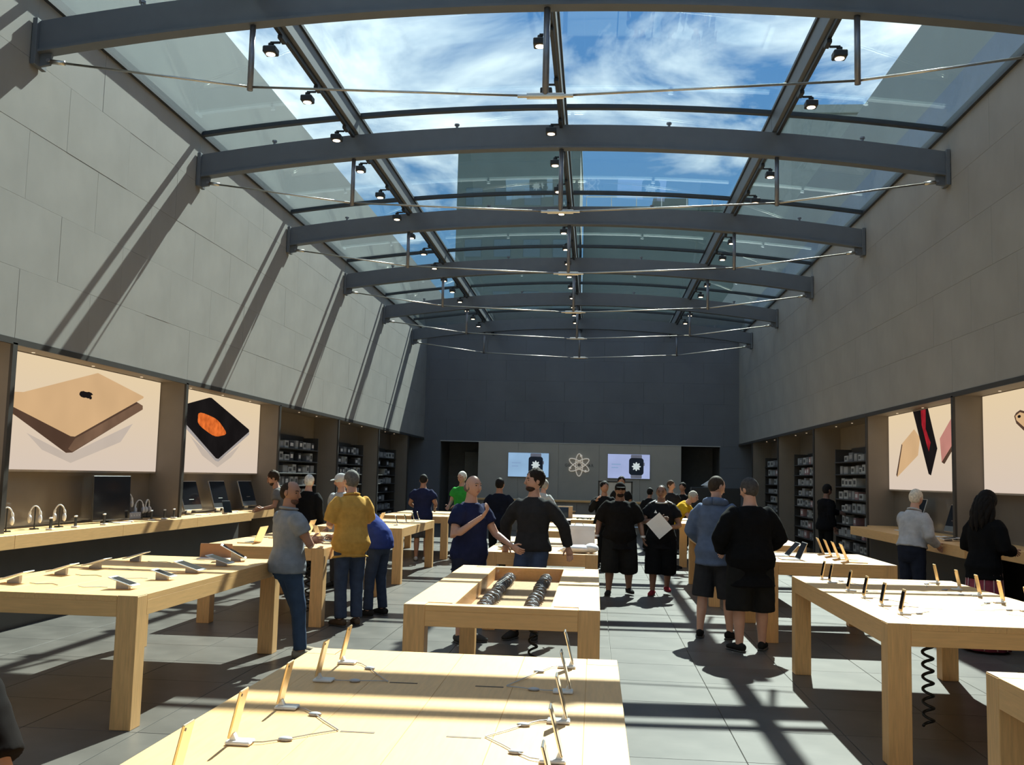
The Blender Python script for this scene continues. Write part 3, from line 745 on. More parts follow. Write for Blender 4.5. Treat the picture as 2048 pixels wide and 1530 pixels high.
laptop('flat open laptop at the near right corner of the left laptop table', -3.5, 11.62, 0, gl_, alu, 2.35)
for k, y in enumerate((11.75, 12.15, 12.55, 12.95)):
    laptop('gold laptop seen from behind, %s from the camera on the right laptop table' % ORD[k], 3.05, y, -.12, gr_)
laptop('dark laptop edge, nearer of two beside the man in the black jacket', 2.30, 11.9, PI, gr_, alu, 2.0)
laptop('dark laptop edge, farther of two beside the man in the black jacket', 2.28, 12.45, PI, gr_, alu, 2.3)
laptop('thin gold laptop on the farthest left table', -3.9, 21.2, PI, 'laptops on the far tables'); laptop('gold laptop at the near end of the third left table', -3.9, 17.1, PI, 'laptops on the far tables')
laptop('silver laptop on the third right table', 2.6, 15.3, 0, 'laptops on the far tables', alu); laptop('silver laptop on the farthest right table', 2.2, 21.3, PI/2+PI, 'laptops on the far tables', alu)

def desktop(lab, x, y, rz, w=.62, h=.40, tilt=.12, m=alu, z=ZCN, chin=.09, lift=.08):
    t = thing('desktop_computer', lab, 'computer', (x, y, z+.001), rz, 'desktop computers on the counters')     # faces +X
    link('foot', G().cbox(-.09, .09, -.1, .1, 0, .008, .003), m, t)
    link('stand', G().prism([(-.085, .006), (-.07, .006), (-.03, .25), (-.045, .26)], 'y', -.08, .08), m, t)
    Tm = Matrix.Translation((.02, 0, lift)) @ Matrix.Rotation(-tilt, 4, 'Y')
    def tg(g): g.v = [tuple(Tm @ Vector(v)) for v in g.v]; return g
    b = link('display_housing', tg(G().cbox(-.03, 0, -w/2, w/2, 0, h+chin, .006)), m, t)
    link('screen', tg(G().box(0, .001, -w/2+.008, w/2-.008, chin, h+chin-.008)), screen_blk, b)
    k = link('keyboard', G().cbox(.14, .25, -.19, .10, 0, .01, .003), white_pl, t); link('mouse', G().ell((.19, .19, .012), (.045, .028, .014), 12, 8), white_pl, t, True)
    return t
desktop('large dark screen on the left counter under the laptop poster', -6.56, 12.83, -.04, .95, .58, .03, M('dark graphite', (.05, .05, .05), .3), chin=.02, lift=.03)
desktop('nearest tilted silver desktop computer under the tablet poster', -6.6, 15.65, -.06, tilt=.30)
desktop('middle tilted silver desktop computer under the tablet poster', -6.6, 16.9, -.06, tilt=.30)
desktop('farthest tilted silver desktop computer under the tablet poster', -6.6, 18.3, -.06, tilt=.30)
desktop('dark tilted desktop computer at the far end of the right counter', 5.4, 17.2, PI+.06, tilt=.3)
desktop('dark tilted screen on the right counter beside the white-haired man', 5.42, 15.45, PI+.06, .5, .34, .3)
tablet('small dark tablet standing on the left counter before the silver desktops', -6.27, 16.22, -.6, 1.15, 'tablets on counters', (.16, .22), black_pl, ZCN)
tablet('tablet lying flat under the white-haired man\'s hand', 4.98, 14.35, PI, .1, 'tablets on counters', (.17, .24), white_pl, ZCN)
tablet('tablet propped on the fifth middle table', -.75, 21.7, -PI/2, .95, 'tablets on the middle tables', (.36, .28), black_pl)
tablet('flat pale tablet beside the propped phone on the fourth middle table', -.25, 16.8, -PI/2, .15, 'tablets on the middle tables', (.2, .25), white_pl)
phones([(-.5, 16.75, -PI/2+.5, 'silver phone standing at the near edge of the fourth middle table', alu, .3, None), (-.42, 17.0, -PI/2+.6, 'second silver phone just behind it on the fourth middle table', alu, .25, None)], 'phones on the middle tables')

def headphones(lab, x, y, z, rz, m=white_pl):
    t = thing('headphones', lab, 'headphones', (x, y, z+.001), rz, 'white headphones on stands')
    P = [(0, .06*math.cos(a), .15+.12*math.sin(a)) for a in [PI*k/14 for k in range(15)]]
    link('headband', G().tube(P, [(.008, .014)]*15, 8, hint=(0, 0, 1)), m, t, True)
    for s in (-1, 1):
        c_ = link('ear_cup', G().ell((0, s*.058, .12), (.04, .02, .05), 14, 8), m, t, True); link('ear_pad', G().ell((0, s*.044, .12), (.032, .014, .042), 12, 8), grey_pl, c_, True)
    link('stand', G().cbox(-.04, .04, -.05, .05, 0, .012, .003).tube([(0, 0, .01), (0, 0, .262)], .008, 8), black_pl, t)
headphones('white headphones at the left picture edge on the left counter', -6.55, 10.45, ZCN, -.95)
headphones('white headphones on a stand, second from the left picture edge', -6.56, 11.02, ZCN, -.95)
headphones('white headphones on a stand, next to the large dark screen', -6.56, 11.55, ZCN, -.95)
headphones('white headphones on the pale speaker box, right of the dark screen', -6.78, 13.75, ZCN+.10, -.95)
headphones('white headphones behind the pale box, left counter', -6.75, 14.05, ZCN, -.8); headphones('white headphones nearest the counter fin', -6.78, 14.38, ZCN, .0)
headphones('white headphones on the right counter beside the long-haired woman', 5.1, 13.3, ZCN, PI+.7)
headphones('white headphones right of the long-haired woman', 4.9, 10.75, ZCN, PI-.6)
t = thing('speaker_box', 'pale box speaker on the left counter right of the dark screen', 'speaker', (-6.76, 13.72, ZCN+.001), 0)
link('housing', G().cbox(-.08, .08, -.26, .26, 0, .098, .006), grey_pl, t)
for k in range(6): link('button', G().tube([(.079, -.2+k*.08, .055), (.083, -.2+k*.08, .055)], .014, 8), white_pl, t)
for k, (y, nm) in enumerate(((10.95, 'under the second headphones'), (11.5, 'under the headphones near the dark screen'), (12.2, 'in front of the dark screen'), (13.55, 'before the pale speaker box'), (13.98, 'left of the counter fin'), (14.3, 'beside the counter fin'))):
    t = thing('handset_display', 'slim black handset on a white foot %s' % nm, 'handset', (-6.32, y, ZCN+.001), 0, 'slim handsets on the left counter')
    link('foot', G().cbox(-.04, .04, -.035, .035, 0, .02, .004), white_pl, t); link('handset', G().cbox(-.006, .006, -.028, .028, .02, .13, .004), black_pl, t); link('top_cap', G().cbox(-.009, .009, -.031, .031, .13, .148, .004), white_pl, t)

# things on the third middle table
t = thing('white_carton', 'flat white carton standing upright on the third middle table', 'carton', (-.19, 12.35, ZT+.001), 0)
link('carton_body', G().cbox(-.2, .2, -.04, .04, 0, .30, .004), M('pale carton', (.62, .62, .68), .6), t); link('carton_lid', G().cbox(-.203, .203, -.043, .043, .25, .303, .004), M('pale carton', (.6, .6, .66)), t); link('carton_handle', G().tube([(-.06, 0, .302), (-.04, 0, .33), (.04, 0, .33), (.06, 0, .302)], .006, 6), grey_pl, t)
def bagfn(p, d): n = noise.noise(Vector((p.x*9, p.y*9, p.z*9+3))); return p*(1+.12*n)
t = thing('plastic_bag', 'crumpled white plastic bag lying on the third middle table', 'bag', (-.16, 11.84, ZT+.001), 0)
link('bag', G().ell((.0, 0, .05), (.22, .09, .048), 30, 16, fn=bagfn).ell((.13, .0, .062), (.085, .1, .058), 24, 14, fn=bagfn), M('white bag', (.85, .85, .87), .5), t, True)
link('bag_knot', G().ell((-.2, 0, .03), (.05, .035, .026), 14, 8, fn=bagfn), M('white bag', (.85, .85, .87)), t, True)
t = thing('folded_cloth', 'pale folded cloth on the left end of the third middle table', 'cloth', (-1.02, 12.1, ZT+.001), .2)
link('cloth', G().ell((0, 0, .03), (.17, .12, .03), 24, 10, fn=bagfn), M('pale grey cloth', (.5, .52, .5), .8), t, True); link('fold', G().ell((.03, .0, .055), (.12, .08, .018), 20, 8, fn=bagfn), M('pale grey cloth', (.5, .52, .5)), t, True)
t = thing('tablet_carton', 'tan carton behind the propped tablet on the fifth middle table', 'carton', (-.7, 22.12, ZT+.001), 0)
link('carton_body', G().cbox(-.21, .21, -.05, .05, 0, .26, .004), M('tan carton', (.45, .33, .22), .7), t); link('carton_flap', G().cbox(-.21, .21, -.052, .052, .255, .264, .003), M('tan carton', (.45, .33, .22)), t)
t = thing('cable_tangle', 'black cable tangle on the fifth middle table', 'cable', (-.25, 21.6, ZT+.002), 0)
link('cable', G().tube([(.14*math.sin(i*.7), .08*math.cos(i*1.1), .012+.012*(i % 3)) for i in range(30)], .009, 6), black_pl, t, True); link('plug', G().cbox(.14, .19, -.02, .02, 0, .03, .004), black_pl, t)

# ------------------------------------------------------------------ back wall: screens, emblem, lettering, bar
scr_e = E_('screen pale blue', (.30, .48, .70), .75, .12, 1.2); scr_e2 = E_('screen pale violet', (.38, .45, .72), .75, .1, 1.2); wt_e = E_('screen white', (.62, .70, .70), .75); wk_e = E_('screen near black', (.010, .014, .022), .8, .2); wg_e = E_('screen watch grey', (.12, .13, .17), .8, .2); tx_e = E_('screen text', (.24, .37, .58), .75)
def rrect(cx0, cz0, hw, hh, r, n=5):
    out = []
    for (sx, sz, a0) in ((1, 1, 0), (-1, 1, PI/2), (-1, -1, PI), (1, -1, 1.5*PI)):
        for k in range(n+1): a = a0+PI/2*k/n; out.append((cx0+sx*(hw-r)+r*math.cos(a), cz0+sz*(hh-r)+r*math.sin(a)))
    return out
def wall_screen(lab, x0, x1, z0, z1, m):
    t = thing('wall_screen', lab, 'screen', ((x0+x1)/2, YB-.002, 0), 0, 'wall screens'); hw = (x1-x0)/2
    link('screen_frame', G().box(-hw-.012, hw+.012, -.04, 0, z0-.012, z1+.012), M('screen frame', (.25, .25, .27)), t)
    pn = link('screen_picture', G().box(-hw, hw, -.044, -.0405, z0, z1), m, t); wx = hw*.36; zc = (z0+z1)/2-.0
    for nm, pts, mm, d in (('picture_strap', rrect(wx, zc, .20, .47, .08), wg_e, .046), ('picture_watch', rrect(wx, zc, .265, .31, .10), wk_e, .048), ('picture_crown', rrect(wx+.28, zc+.09, .02, .06, .015), wg_e, .048), ('picture_face', [(wx+(.135+.03*math.cos(8*a))*math.cos(a), zc+(.135+.03*math.cos(8*a))*math.sin(a)) for a in [2*PI*k/64 for k in range(64)]], wt_e, .050)):
        pts = [(p[0], min(max(p[1], z0+.01), z1-.01)) for p in pts]
        link(nm, G().prism(pts, 'y', -d, -.0442), mm, pn)
    g = G()
    for r in range(2): g.box(-hw*.82, -hw*(.38 if r == 0 else .5), -.046, -.0442, zc+.05-r*.12, zc+.085-r*.12)
    link('picture_text_lines', g, tx_e, pn)
wall_screen('left wall screen showing a square watch on pale blue', -3.21, -1.71, 1.82, 2.70, scr_e)
wall_screen('right wall screen showing a square watch on pale violet', .46, 1.99, 1.85, 2.73, scr_e2)
t = thing('atom_emblem', 'silver atom emblem of three crossed orbits on the back wall', 'emblem', (-.59, YB-.03, 2.30), 0)
em_m = M('nickel with added glow', (.9, .84, .74), .35, .03, 10, emit=(1, .88, .74), es=.2)  # weak emission added to brighten the emblem on the dim wall
for k in range(3):
    a0 = k*PI/3; P = []
    for i in range(49):
        a = 2*PI*i/48; u, v = .13*math.cos(a), .41*math.sin(a); P.append((u*math.cos(a0)-v*math.sin(a0), 0, u*math.sin(a0)+v*math.cos(a0)))
    link('orbit', G().tube(P, .019, 6), em_m, t, True)
link('nucleus', G().tube([(.085*math.cos(2*PI*i/24), 0, .085*math.sin(2*PI*i/24)) for i in range(25)], .013, 6), em_m, t, True)
for (u, v) in ((-.33, -.12), (.24, -.23), (.07, .33)): link('electron', G().ell((u, -.01, v), (.045, .03, .045), 12, 8), em_m, t, True)
fc = bpy.data.curves.new('lettering', 'FONT'); fc.body = 'GENIUS  BAR'; fc.size = .15; fc.align_x = 'CENTER'; fc.align_y = 'CENTER'; fc.extrude = .004; fc.space_character = 1.25
fo = bpy.data.objects.new('wall_lettering', fc); COL.objects.link(fo); bpy.context.view_layer.update()
me = bpy.data.meshes.new_from_object(fo.evaluated_get(bpy.context.evaluated_depsgraph_get())); bpy.data.objects.remove(fo)
o = link('wall_lettering', me, M('dull grey lettering', (.13, .125, .12), .6), loc=(-.59, YB-.006, 2.28), rot=(PI/2, 0, 0)); tag(o, 'dull grey capital lettering behind the atom emblem', 'lettering')
t = thing('service_bar', 'long taupe service bar in front of the back wall', 'bar counter', (-.6, 33.4, 0), 0)
tp = M('taupe laminate', (.27, .235, .20), .5)
link('bar_top', G().cbox(-3.4, 3.4, -.35, .35, 1.0, 1.06, .004), maple_x, t)
for k in range(6): link('bar_panel', G().cbox(-3.35+k*6.7/6+.003, -3.35+(k+1)*6.7/6-.003, -.28, -.22, 0, 1.0, .003), tp, t)
link('bar_body', G().box(-3.3, 3.3, -.22, .3, 0, 1.0), tp, t)
for k, x in enumerate((-3.0, -1.9, -.8, .3, 1.4)):
    t = thing('bar_stool', 'wooden stool, %s from the left before the service bar' % ORD[k], 'stool', (x, 32.6, 0), 0, 'stools at the service bar')
    link('seat', G().cbox(-.18, .18, -.16, .16, .68, .73, .015), maple_x, t)
    for sx in (-1, 1):
        for sy in (-1, 1): link('leg', G().tube([(sx*.13, sy*.12, .68), (sx*.17, sy*.16, 0)], .018, 8), maple_leg, t)
    link('foot_ring', G().tube([(.16, .15, .25), (-.16, .15, .25), (-.16, -.15, .25), (.16, -.15, .25), (.16, .15, .25)], .012, 6), alu, t)
t = thing('whiteboard', 'framed pale board on a stand behind the man in the black T-shirt', 'board', (.55, 26.4, 0), 0)
link('board_sheet', G().box(-.42, .42, -.01, .01, 1.0, 1.72), M('board grey', (.42, .43, .42), .5), t)
link('board_frame', G().cbox(-.46, .46, -.02, .02, 1.72, 1.76, .004).cbox(-.46, .46, -.02, .02, .96, 1.0, .004).cbox(-.46, -.42, -.02, .02, .96, 1.76, .004).cbox(.42, .46, -.02, .02, .96, 1.76, .004), black_pl, t)
for s in (-1, 1): link('leg', G().tube([(s*.4, 0, .96), (s*.4, -.2, .0)], .018, 8).tube([(s*.4, 0, .96), (s*.4, .2, .0)], .018, 8), black_pl, t)
t = thing('black_cabinet', 'tall black cabinet before the right rear opening', 'cabinet', (3.75, 31.0, 0), 0)
link('carcass', G().cbox(-.75, .75, -.25, .25, 0, 1.62, .01), black_pl, t)
for s in (-1, 1): d_ = link('cabinet_door', G().cbox(min(s*.005, s*.74), max(s*.005, s*.74), -.27, -.251, .05, 1.58, .004), M('black door', (.02, .02, .02), .4), t); link('handle', G().tube([(s*.06, -.285, .8), (s*.06, -.285, 1.0)], .008, 6), alu, d_)
t = thing('paper_stack', 'loose white paper heap on the black cabinet', 'paper', (3.6, 31.0, 1.622), 0)
for k in range(5): link('sheet', G().box(-.2, .2, -.14, .14, k*.012, k*.012+.004), paper, t, rot=(0, .12*k*((k % 2)*2-1)*.1, .3*k))
link('folded_sheet', G().prism([(-.28, .06), (.28, .06), (.02, .26)], 'y', -.12, .12), paper, t)

# ------------------------------------------------------------------ people
SK = {'light': M('skin light', (.52, .29, .21), .5, .06, 12), 'tan': M('skin tan', (.38, .19, .12), .5, .06, 12), 'brown': M('skin brown', (.20, .10, .065), .5, .06, 12), 'pale': M('skin pale', (.60, .37, .29), .5, .06, 12)}
eye_m = M('eye dark', (.03, .02, .015), .2); lip_m = M('lips', (.34, .13, .11), .5)
def fab(name, col, var=.12): return M('cloth '+name, col, .9, var, 14, spec=.06, bump=.15)
PENDING = []
def smooth(a): a = min(1, max(0, a)); return a*a*(3-2*a)
def hand(g, W_, d, thumb, curl=.35):
    W_ = Vector(W_); d = Vector(d).normalized(); s = Vector(thumb); s = (s-d*s.dot(d)).normalized(); n = d.cross(s)
    g.tube([W_-d*.02, W_+d*.02, W_+d*.06, W_+d*.088], [(.024, .019), (.034, .018), (.041, .016), (.036, .012)], 10, hint=s, cap=.006)
    if curl < 0: n = -n; curl = -curl
    for q, (off, ln) in enumerate(((.030, .070), (.010, .080), (-.010, .075), (-.029, .058))):
        p = W_+d*.08+s*off; P = [p-d*.012, p]; dd = d.copy()
        for k in range(3):
            c_, s_ = math.cos(curl*(1 if k else .7)), math.sin(curl*(1 if k else .7)); dd = (dd*c_+n*s_).normalized(); p = p+dd*ln*(.42, .33, .25)[k]; P.append(p.copy())
        g.tube(P, [.0095, .0095, .009, .0085, .007], 7, hint=s, cap=.005)
    p = W_+d*.02+s*.03; t1 = (d*.65+s*.7+n*.25).normalized(); p1 = p+t1*.04; t2 = (d*.9+s*.3+n*.35).normalized(); p2 = p1+t2*.032
    g.tube([p-t1*.015, p, p1, p2], [.013, .012, .0105, .0085], 7, hint=n, cap=.005)
def headfn(p, d):
    x, y, z = p
    f = max(0, -d.y)
    if z < 0:
        k = smooth(-z/.118); x *= 1-.30*k*k; y = y*(1-.10*k) if y < 0 else y*(1-.34*k)
    if y < 0 and abs(d.x) < .75: y *= 1-.05*smooth((d.z+.1)/.5)*f          # flatter forehead
    y -= .010*math.exp(-((z+.098)/.02)**2-(x/.03)**2)*f                    # chin
    y += .010*math.exp(-((z-.012)/.018)**2)*math.exp(-((abs(x)-.032)/.017)**2)*f   # eye sockets
    y -= .006*math.exp(-((z-.036)/.012)**2)*f                              # brow
    return Vector((x, y, z))
def person(label, x, y, rz, h=1.76, build=1.0, belly=0, lean=0, skin='light', head=(0, 0, 0), arms=None, legs=None, pelvis=(0, 0, 0), top=None, bottom=None,
           shoes=(.03, .03, .03), hair='short', hairc=(.03, .022, .016), vox=.014, curl=.4, thumbs=None, beard=None, extra=None, collar=None):
    """local frame: faces -Y, x<0 is the 'a' side"""
    k = h/1.78; root = thing('person', label, 'person', (x, y, 0), rz, None); pv = Vector(pelvis)
    B = build
    def spine(z):
        p = Vector((0, 0, .92)); n = 24; dz = (z-.92)/n
        for i in range(n):
            a = lean*smooth((.92+dz*(i+.5)-.90)/.30) if z > .92 else 0
            p = p+Vector((0, -math.sin(a), math.cos(a)))*dz
        a = lean*smooth((z-.90)/.30); return p+pv, Vector((0, math.cos(a), math.sin(a)))
    def torso(g, rows, grow=0):
        P = []; R = []
        for (z, hx, hy, yo) in rows:
            p, fwd = spine(z); P.append(p+fwd*yo); R.append((hx*(B if z < 1.42 else 1+(B-1)*.5)+grow, hy*(1+(B-1)*1.1)+grow+(belly*math.exp(-((z-1.06)/.13)**2) if True else 0)))
        g.tube(P, R, 20, hint=(1, 0, 0), cap=.01)
    TR = [(.82, .10, .09, 0), (.87, .155, .115, .005), (.95, .172, .125, .008), (1.03, .160, .115, 0), (1.11, .150, .105, -.003), (1.2, .160, .110, -.004), (1.30, .174, .118, -.002), (1.37, .172, .110, .004), (1.42, .150, .092, .008), (1.46, .108, .075, .008), (1.50, .070, .062, .006), (1.55, .058, .058, 0)]
    sh, _ = spine(1.395)
    A = {}
    for i, s in (('a', -1), ('b', 1)):
        S_ = sh+Vector((s*.175*(1+(B-1)*.6), 0, 0))
        if arms and i in arms: E_p, W_p = [Vector(q) for q in arms[i]]
        else: E_p, W_p = Vector((s*(.225+.17*(B-1)), .035, 1.155)), Vector((s*(.245+.2*(B-1)), -.03, .915))
        A[i] = (S_, E_p, W_p)
    L = {}
    for i, s in (('a', -1), ('b', 1)):
        H_ = Vector((s*.088*B, 0, .91))+pv
        if legs and i in legs: K_, N_ = [Vector(q) for q in legs[i][:2]]; toe = Vector(legs[i][2]) if len(legs[i]) > 2 else Vector((s*.25, -1, 0))
        else: K_, N_, toe = Vector((s*.095*B, -.012, .49)), Vector((s*.10, .025, .075)), Vector((s*.25, -1, 0))
        L[i] = (H_, K_, N_, toe.normalized())
    def limb(a, b, c_, fr): return a+(b-a)*(fr*2) if fr < .5 else b+(c_-b)*((fr-.5)*2)
    b2 = 1+(B-1)*.7
    g = G(); torso(g, TR)
    for i in 'ab':
        S_, E_p, W_p = A[i]; fr = (0, .12, .3, .5, .6, .8, 1)
        g.tube([S_+(S_-sh).normalized()*-.04]+[limb(S_, E_p, W_p, q) for q in fr], [.055*b2]+[r*b2 for r in (.058, .056, .048, .04, .041, .033, .026)], 12, cap=.01)
        H_, K_, N_, toe = L[i]; fr = (0, .15, .35, .5, .6, .7, .85, 1)
        g.tube([limb(H_, K_, N_, q) for q in fr], [r*b2 for r in (.085, .086, .07, .056, .056, .058, .045, .036)], 12, cap=.01)
        g.tube([N_+Vector((0, 0, -.02))-toe*.04, N_+Vector((0, 0, -.035))+toe*.06, N_+Vector((0, 0, -.05))+toe*.14], [.035, .035, .025], 8, cap=.01)
    # neck and head
    nb, _ = spine(1.50); nt_, fw = spine(1.56)
    hc = nt_+Vector((0, -.018-.02*math.sin(lean), 0))+(nt_-nb).normalized()*.075*(1 if lean < .6 else .9)+Vector((0, 0, .03))
    g.tube([nb, (nb+hc)/2+Vector((0, .012, 0)), hc+Vector((0, .01, -.03))], [.062*b2, .056*b2, .055], 12)
    PENDING.append(('body', g, SK[skin], root, vox, k, 0, None)); bi = len(PENDING)-1
    Rh = Matrix.Rotation(head[0], 3, 'Z') @ Matrix.Rotation(head[1], 3, 'X') @ Matrix.Rotation(head[2], 3, 'Y')
    hg = G(); hg.ell(hc, (.078, .098, .118), 28, 22, mat=Rh, fn=headfn)
    def HP(*q): return hc+Rh @ Vector(q)
    hg.tube([HP(0, -.085, .03), HP(0, -.098, .005), HP(0, -.112, -.024), HP(0, -.098, -.034)], [(.008, .008), (.010, .010), (.016, .011), (.012, .006)], 8, hint=Rh @ Vector((1, 0, 0)), cap=.003)
    for s in (-1, 1): hg.ell(HP(s*.079, .012, -.002), (.010, .022, .032), 10, 8, mat=Rh)
    for i in 'ab':
        S_, E_p, W_p = A[i]; th = (thumbs or {}).get(i, (0, -1, .2)); dr = (W_p-E_p).normalized()
        if (thumbs or {}).get(i+'d'): dr = Vector(thumbs[i+'d'])
        n_in = curl if i == 'a' else -curl
        hand(hg, W_p, dr, th, n_in if not (thumbs or {}).get(i+'f') else -n_in)
    PENDING[bi] = ('body', g, SK[skin], root, vox, k, 0, hg)
    sc = lambda gg: (setattr(gg, 'v', [tuple(Vector(v)*k) for v in gg.v]), gg)[1]
    if vox < .02:
        for s in (-1, 1): link('eye', sc(G().ell(HP(s*.032, -.079, .012), (.011, .007, .006), 8, 6, mat=Rh)), eye_m, root, True); link('eyebrow', sc(G().tube([HP(s*.016, -.092, .033), HP(s*.034, -.090, .038), HP(s*.05, -.079, .032)], .0038, 6)), M('hair %.3f %.3f' % hairc[:2], hairc, .75, .25, 40, spec=.12, bump=.3), root, True)
        link('mouth', sc(G().tube([HP(-.024, -.083, -.058), HP(0, -.096, -.056), HP(.024, -.083, -.058)], [.003, .006, .003], 6)), lip_m, root, True)
    hm = M('hair %.3f %.3f' % hairc[:2], hairc, .75, .25, 40, spec=.12, bump=.3)
    def hfn(amp):
        def f(p, d): return p*(1+amp*noise.noise(Vector(p)*38)+amp*.5*noise.noise(Vector(p)*90))
        return f
    def cap_(c_, r, nm='hair', amp=.05, m=hm): link(nm, sc(G().ell(HP(*c_), r, 26, 18, mat=Rh, fn=hfn(amp))), m, root, True)
    if hair == 'short': cap_((0, .018, .022), (.086, .104, .112))
    elif hair == 'buzz': cap_((0, .02, .022), (.0825, .0965, .103), amp=.015)
    elif hair == 'full': cap_((0, .026, .034), (.090, .106, .112), amp=.14)
    elif hair == 'receding': cap_((0, .038, .008), (.085, .088, .098), amp=.03)
    elif hair == 'ring': cap_((0, .026, -.012), (.087, .090, .062), amp=.03)
    elif hair == 'cap':
        cm = fab('cap %.2f' % hairc[0], hairc); cap_((0, .006, .034), (.088, .106, .098), 'cap', .0, cm)
        link('cap_brim', sc(G().ell(HP(0, -.105, .045), (.075, .07, .007), 20, 8, mat=Rh @ Matrix.Rotation(.12, 3, 'X'))), cm, root, True)
        cap_((0, .03, -.01), (.083, .08, .06), 'hair', .03, M('hair .05 .03', (.05, .035, .025), .7))
    elif hair == 'long':
        cap_((0, .016, .028), (.098, .116, .12), amp=.04)
        hx = G()
        for q in range(15):
            u = (q-7)/7; lat = .088*u; bk = .085*math.sqrt(max(0, 1-u*u))+.012; ln = .40-.07*abs(u)+.03*math.sin(q*2.3); P = []
            for i in range(9):
                t_ = i/8; P.append(HP(lat*(1+.38*t_)+.010*math.sin(7*t_+q*1.7), bk+.018*math.sin(PI*t_)+.008*math.sin(9*t_+q*2.1), .05-t_*ln))
            hx.tube(P, [.028, .034, .036, .037, .036, .034, .03, .022, .008], 8, cap=.01)
        link('long_hair', sc(hx), hm, root, True)
    if beard: link('beard', sc(G().ell(HP(0, -.040, -.080), (.056, .055, .036), 16, 12, mat=Rh, fn=hfn(.05))), M('hair %.3f %.3f' % beard[:2], beard, .8, .25, 40, spec=.12), root, True)
    # clothing
    if top:
        m = fab(top['n'], top['c']); g = G(); hem = top.get('hem', .86); gr_o = top.get('loose', .016)
        rows = [r for r in TR if r[0] > hem+.02 and r[0] < 1.45]
        r0 = rows[0]; rows = [(hem, max(.190, r0[1]), max(.140, r0[2]), .006)]+[((z_, a_+.018, b_+.014, c_) if z_ < .99 else (z_, a_+.006, b_+.006, c_) if z_ < 1.06 else (z_, a_, b_, c_)) for (z_, a_, b_, c_) in rows]+[(1.462, .106, .078, .008), (1.492, .074, .066, .006)]
        torso(g, rows, gr_o)
        sl_ = {'short': .27, 'elbow': .45, 'long': .97, 'none': .04}[top.get('sleeve', 'short')]
        for i in 'ab':
            S_, E_p, W_p = A[i]; fr = [q for q in (0, .1, .2, .3, .4, .5, .6, .7, .85) if q < sl_-.03]+[sl_]
            bs = lambda q: (.058-.03*q)*b2
            r = [bs(q)+gr_o*.8+.006+(.012 if sl_ < .5 else .004) for q in fr]
            g.tube([S_+(sh-S_).normalized()*.08-(spine(1.45)[0]-spine(1.36)[0])*.45]+[limb(S_, E_p, W_p, q) for q in fr], [.062*b2+gr_o*.7]+r, 14, cap=0)
        PENDING.append((top.get('name', 'shirt'), g, m, root, vox, k, .006, None))
    if collar:
        c0, f0 = spine(1.495); P = []; up = (spine(1.53)[0]-spine(1.49)[0]).normalized()
        for i in range(21):
            a = 2*PI*i/20; P.append(c0+Vector((math.sin(a)*.078*b2, 0, 0))+f0*(math.cos(a)*.074*b2+.006)+up*(.012+.012*math.cos(a)))
        link('collar', sc(G().tube(P, [(.014, .02)]*21, 8, hint=up)), fab(collar[0], collar[1]), root, True)
    if bottom:
        m = fab(bottom['n'], bottom['c']); g = G(); kind = bottom['k']
        if kind == 'skirt':
            p0 = pv; P = [Vector((0, .0, z))+p0*(1 if z > .6 else .5) for z in (1.06, .98, .9, .7, .45, .2, .03)]; R = [(.155, .11), (.175, .135), (.19, .15), (.2, .165), (.215, .19), (.235, .215), (.26, .24)]
            g.tube(P, R, 40, hint=(1, 0, 0)); g.v = [tuple(Vector((v[0], v[1], 0))*(1+.06*math.sin(math.atan2(v[1], v[0])*11)*smooth((1-v[2])/.7))+Vector((0, 0, v[2]))) for v in g.v]
            link('skirt', sc(g), m, root, True)
            for q in range(12):
                a = 2*PI*q/12+.1; P = []
                for zz, rr in ((.88, 1.005), (.7, 1.01), (.45, 1.02), (.2, 1.02), (.04, 1.02)):
                    i = min(range(7), key=lambda j: abs((1.06, .98, .9, .7, .45, .2, .03)[j]-zz)); rx, ry = R[i]; P.append(Vector((rx*math.cos(a), ry*math.sin(a), zz))*1+Vector((.008*math.cos(a), .008*math.sin(a), 0))+(p0 if zz > .6 else p0*.5))
                link('skirt_stripe', sc(G().tube(P, .007, 5)), fab('skirt stripe', (.5, .32, .32)), root, True)
        else:
            torso(g, [(.80, .12, .10, 0), (.86, .16, .12, .005), (.95, .175, .128, .008), (1.02, .165, .12, .002), (1.05, .160, .115, 0)], bottom.get('waist', .004))
            end = {'trousers': .985, 'shorts': bottom.get('len', .52)}[kind]; lo_ = bottom.get('loose', .012)
            for i in 'ab':
                H_, K_, N_, toe = L[i]; fr = [q for q in (0, .12, .25, .38, .5, .6, .7, .8, .9) if q < end-.03]+[end]
                br = lambda q: (.088-.034*min(1, q*1.6) if kind == 'trousers' else .09-.012*q)*b2
                g.tube([limb(H_, K_, N_, q) for q in fr], [br(q)+lo_ for q in fr], 14)
            PENDING.append(('trousers' if kind == 'trousers' else 'shorts', g, m, root, vox, k, .005, None))
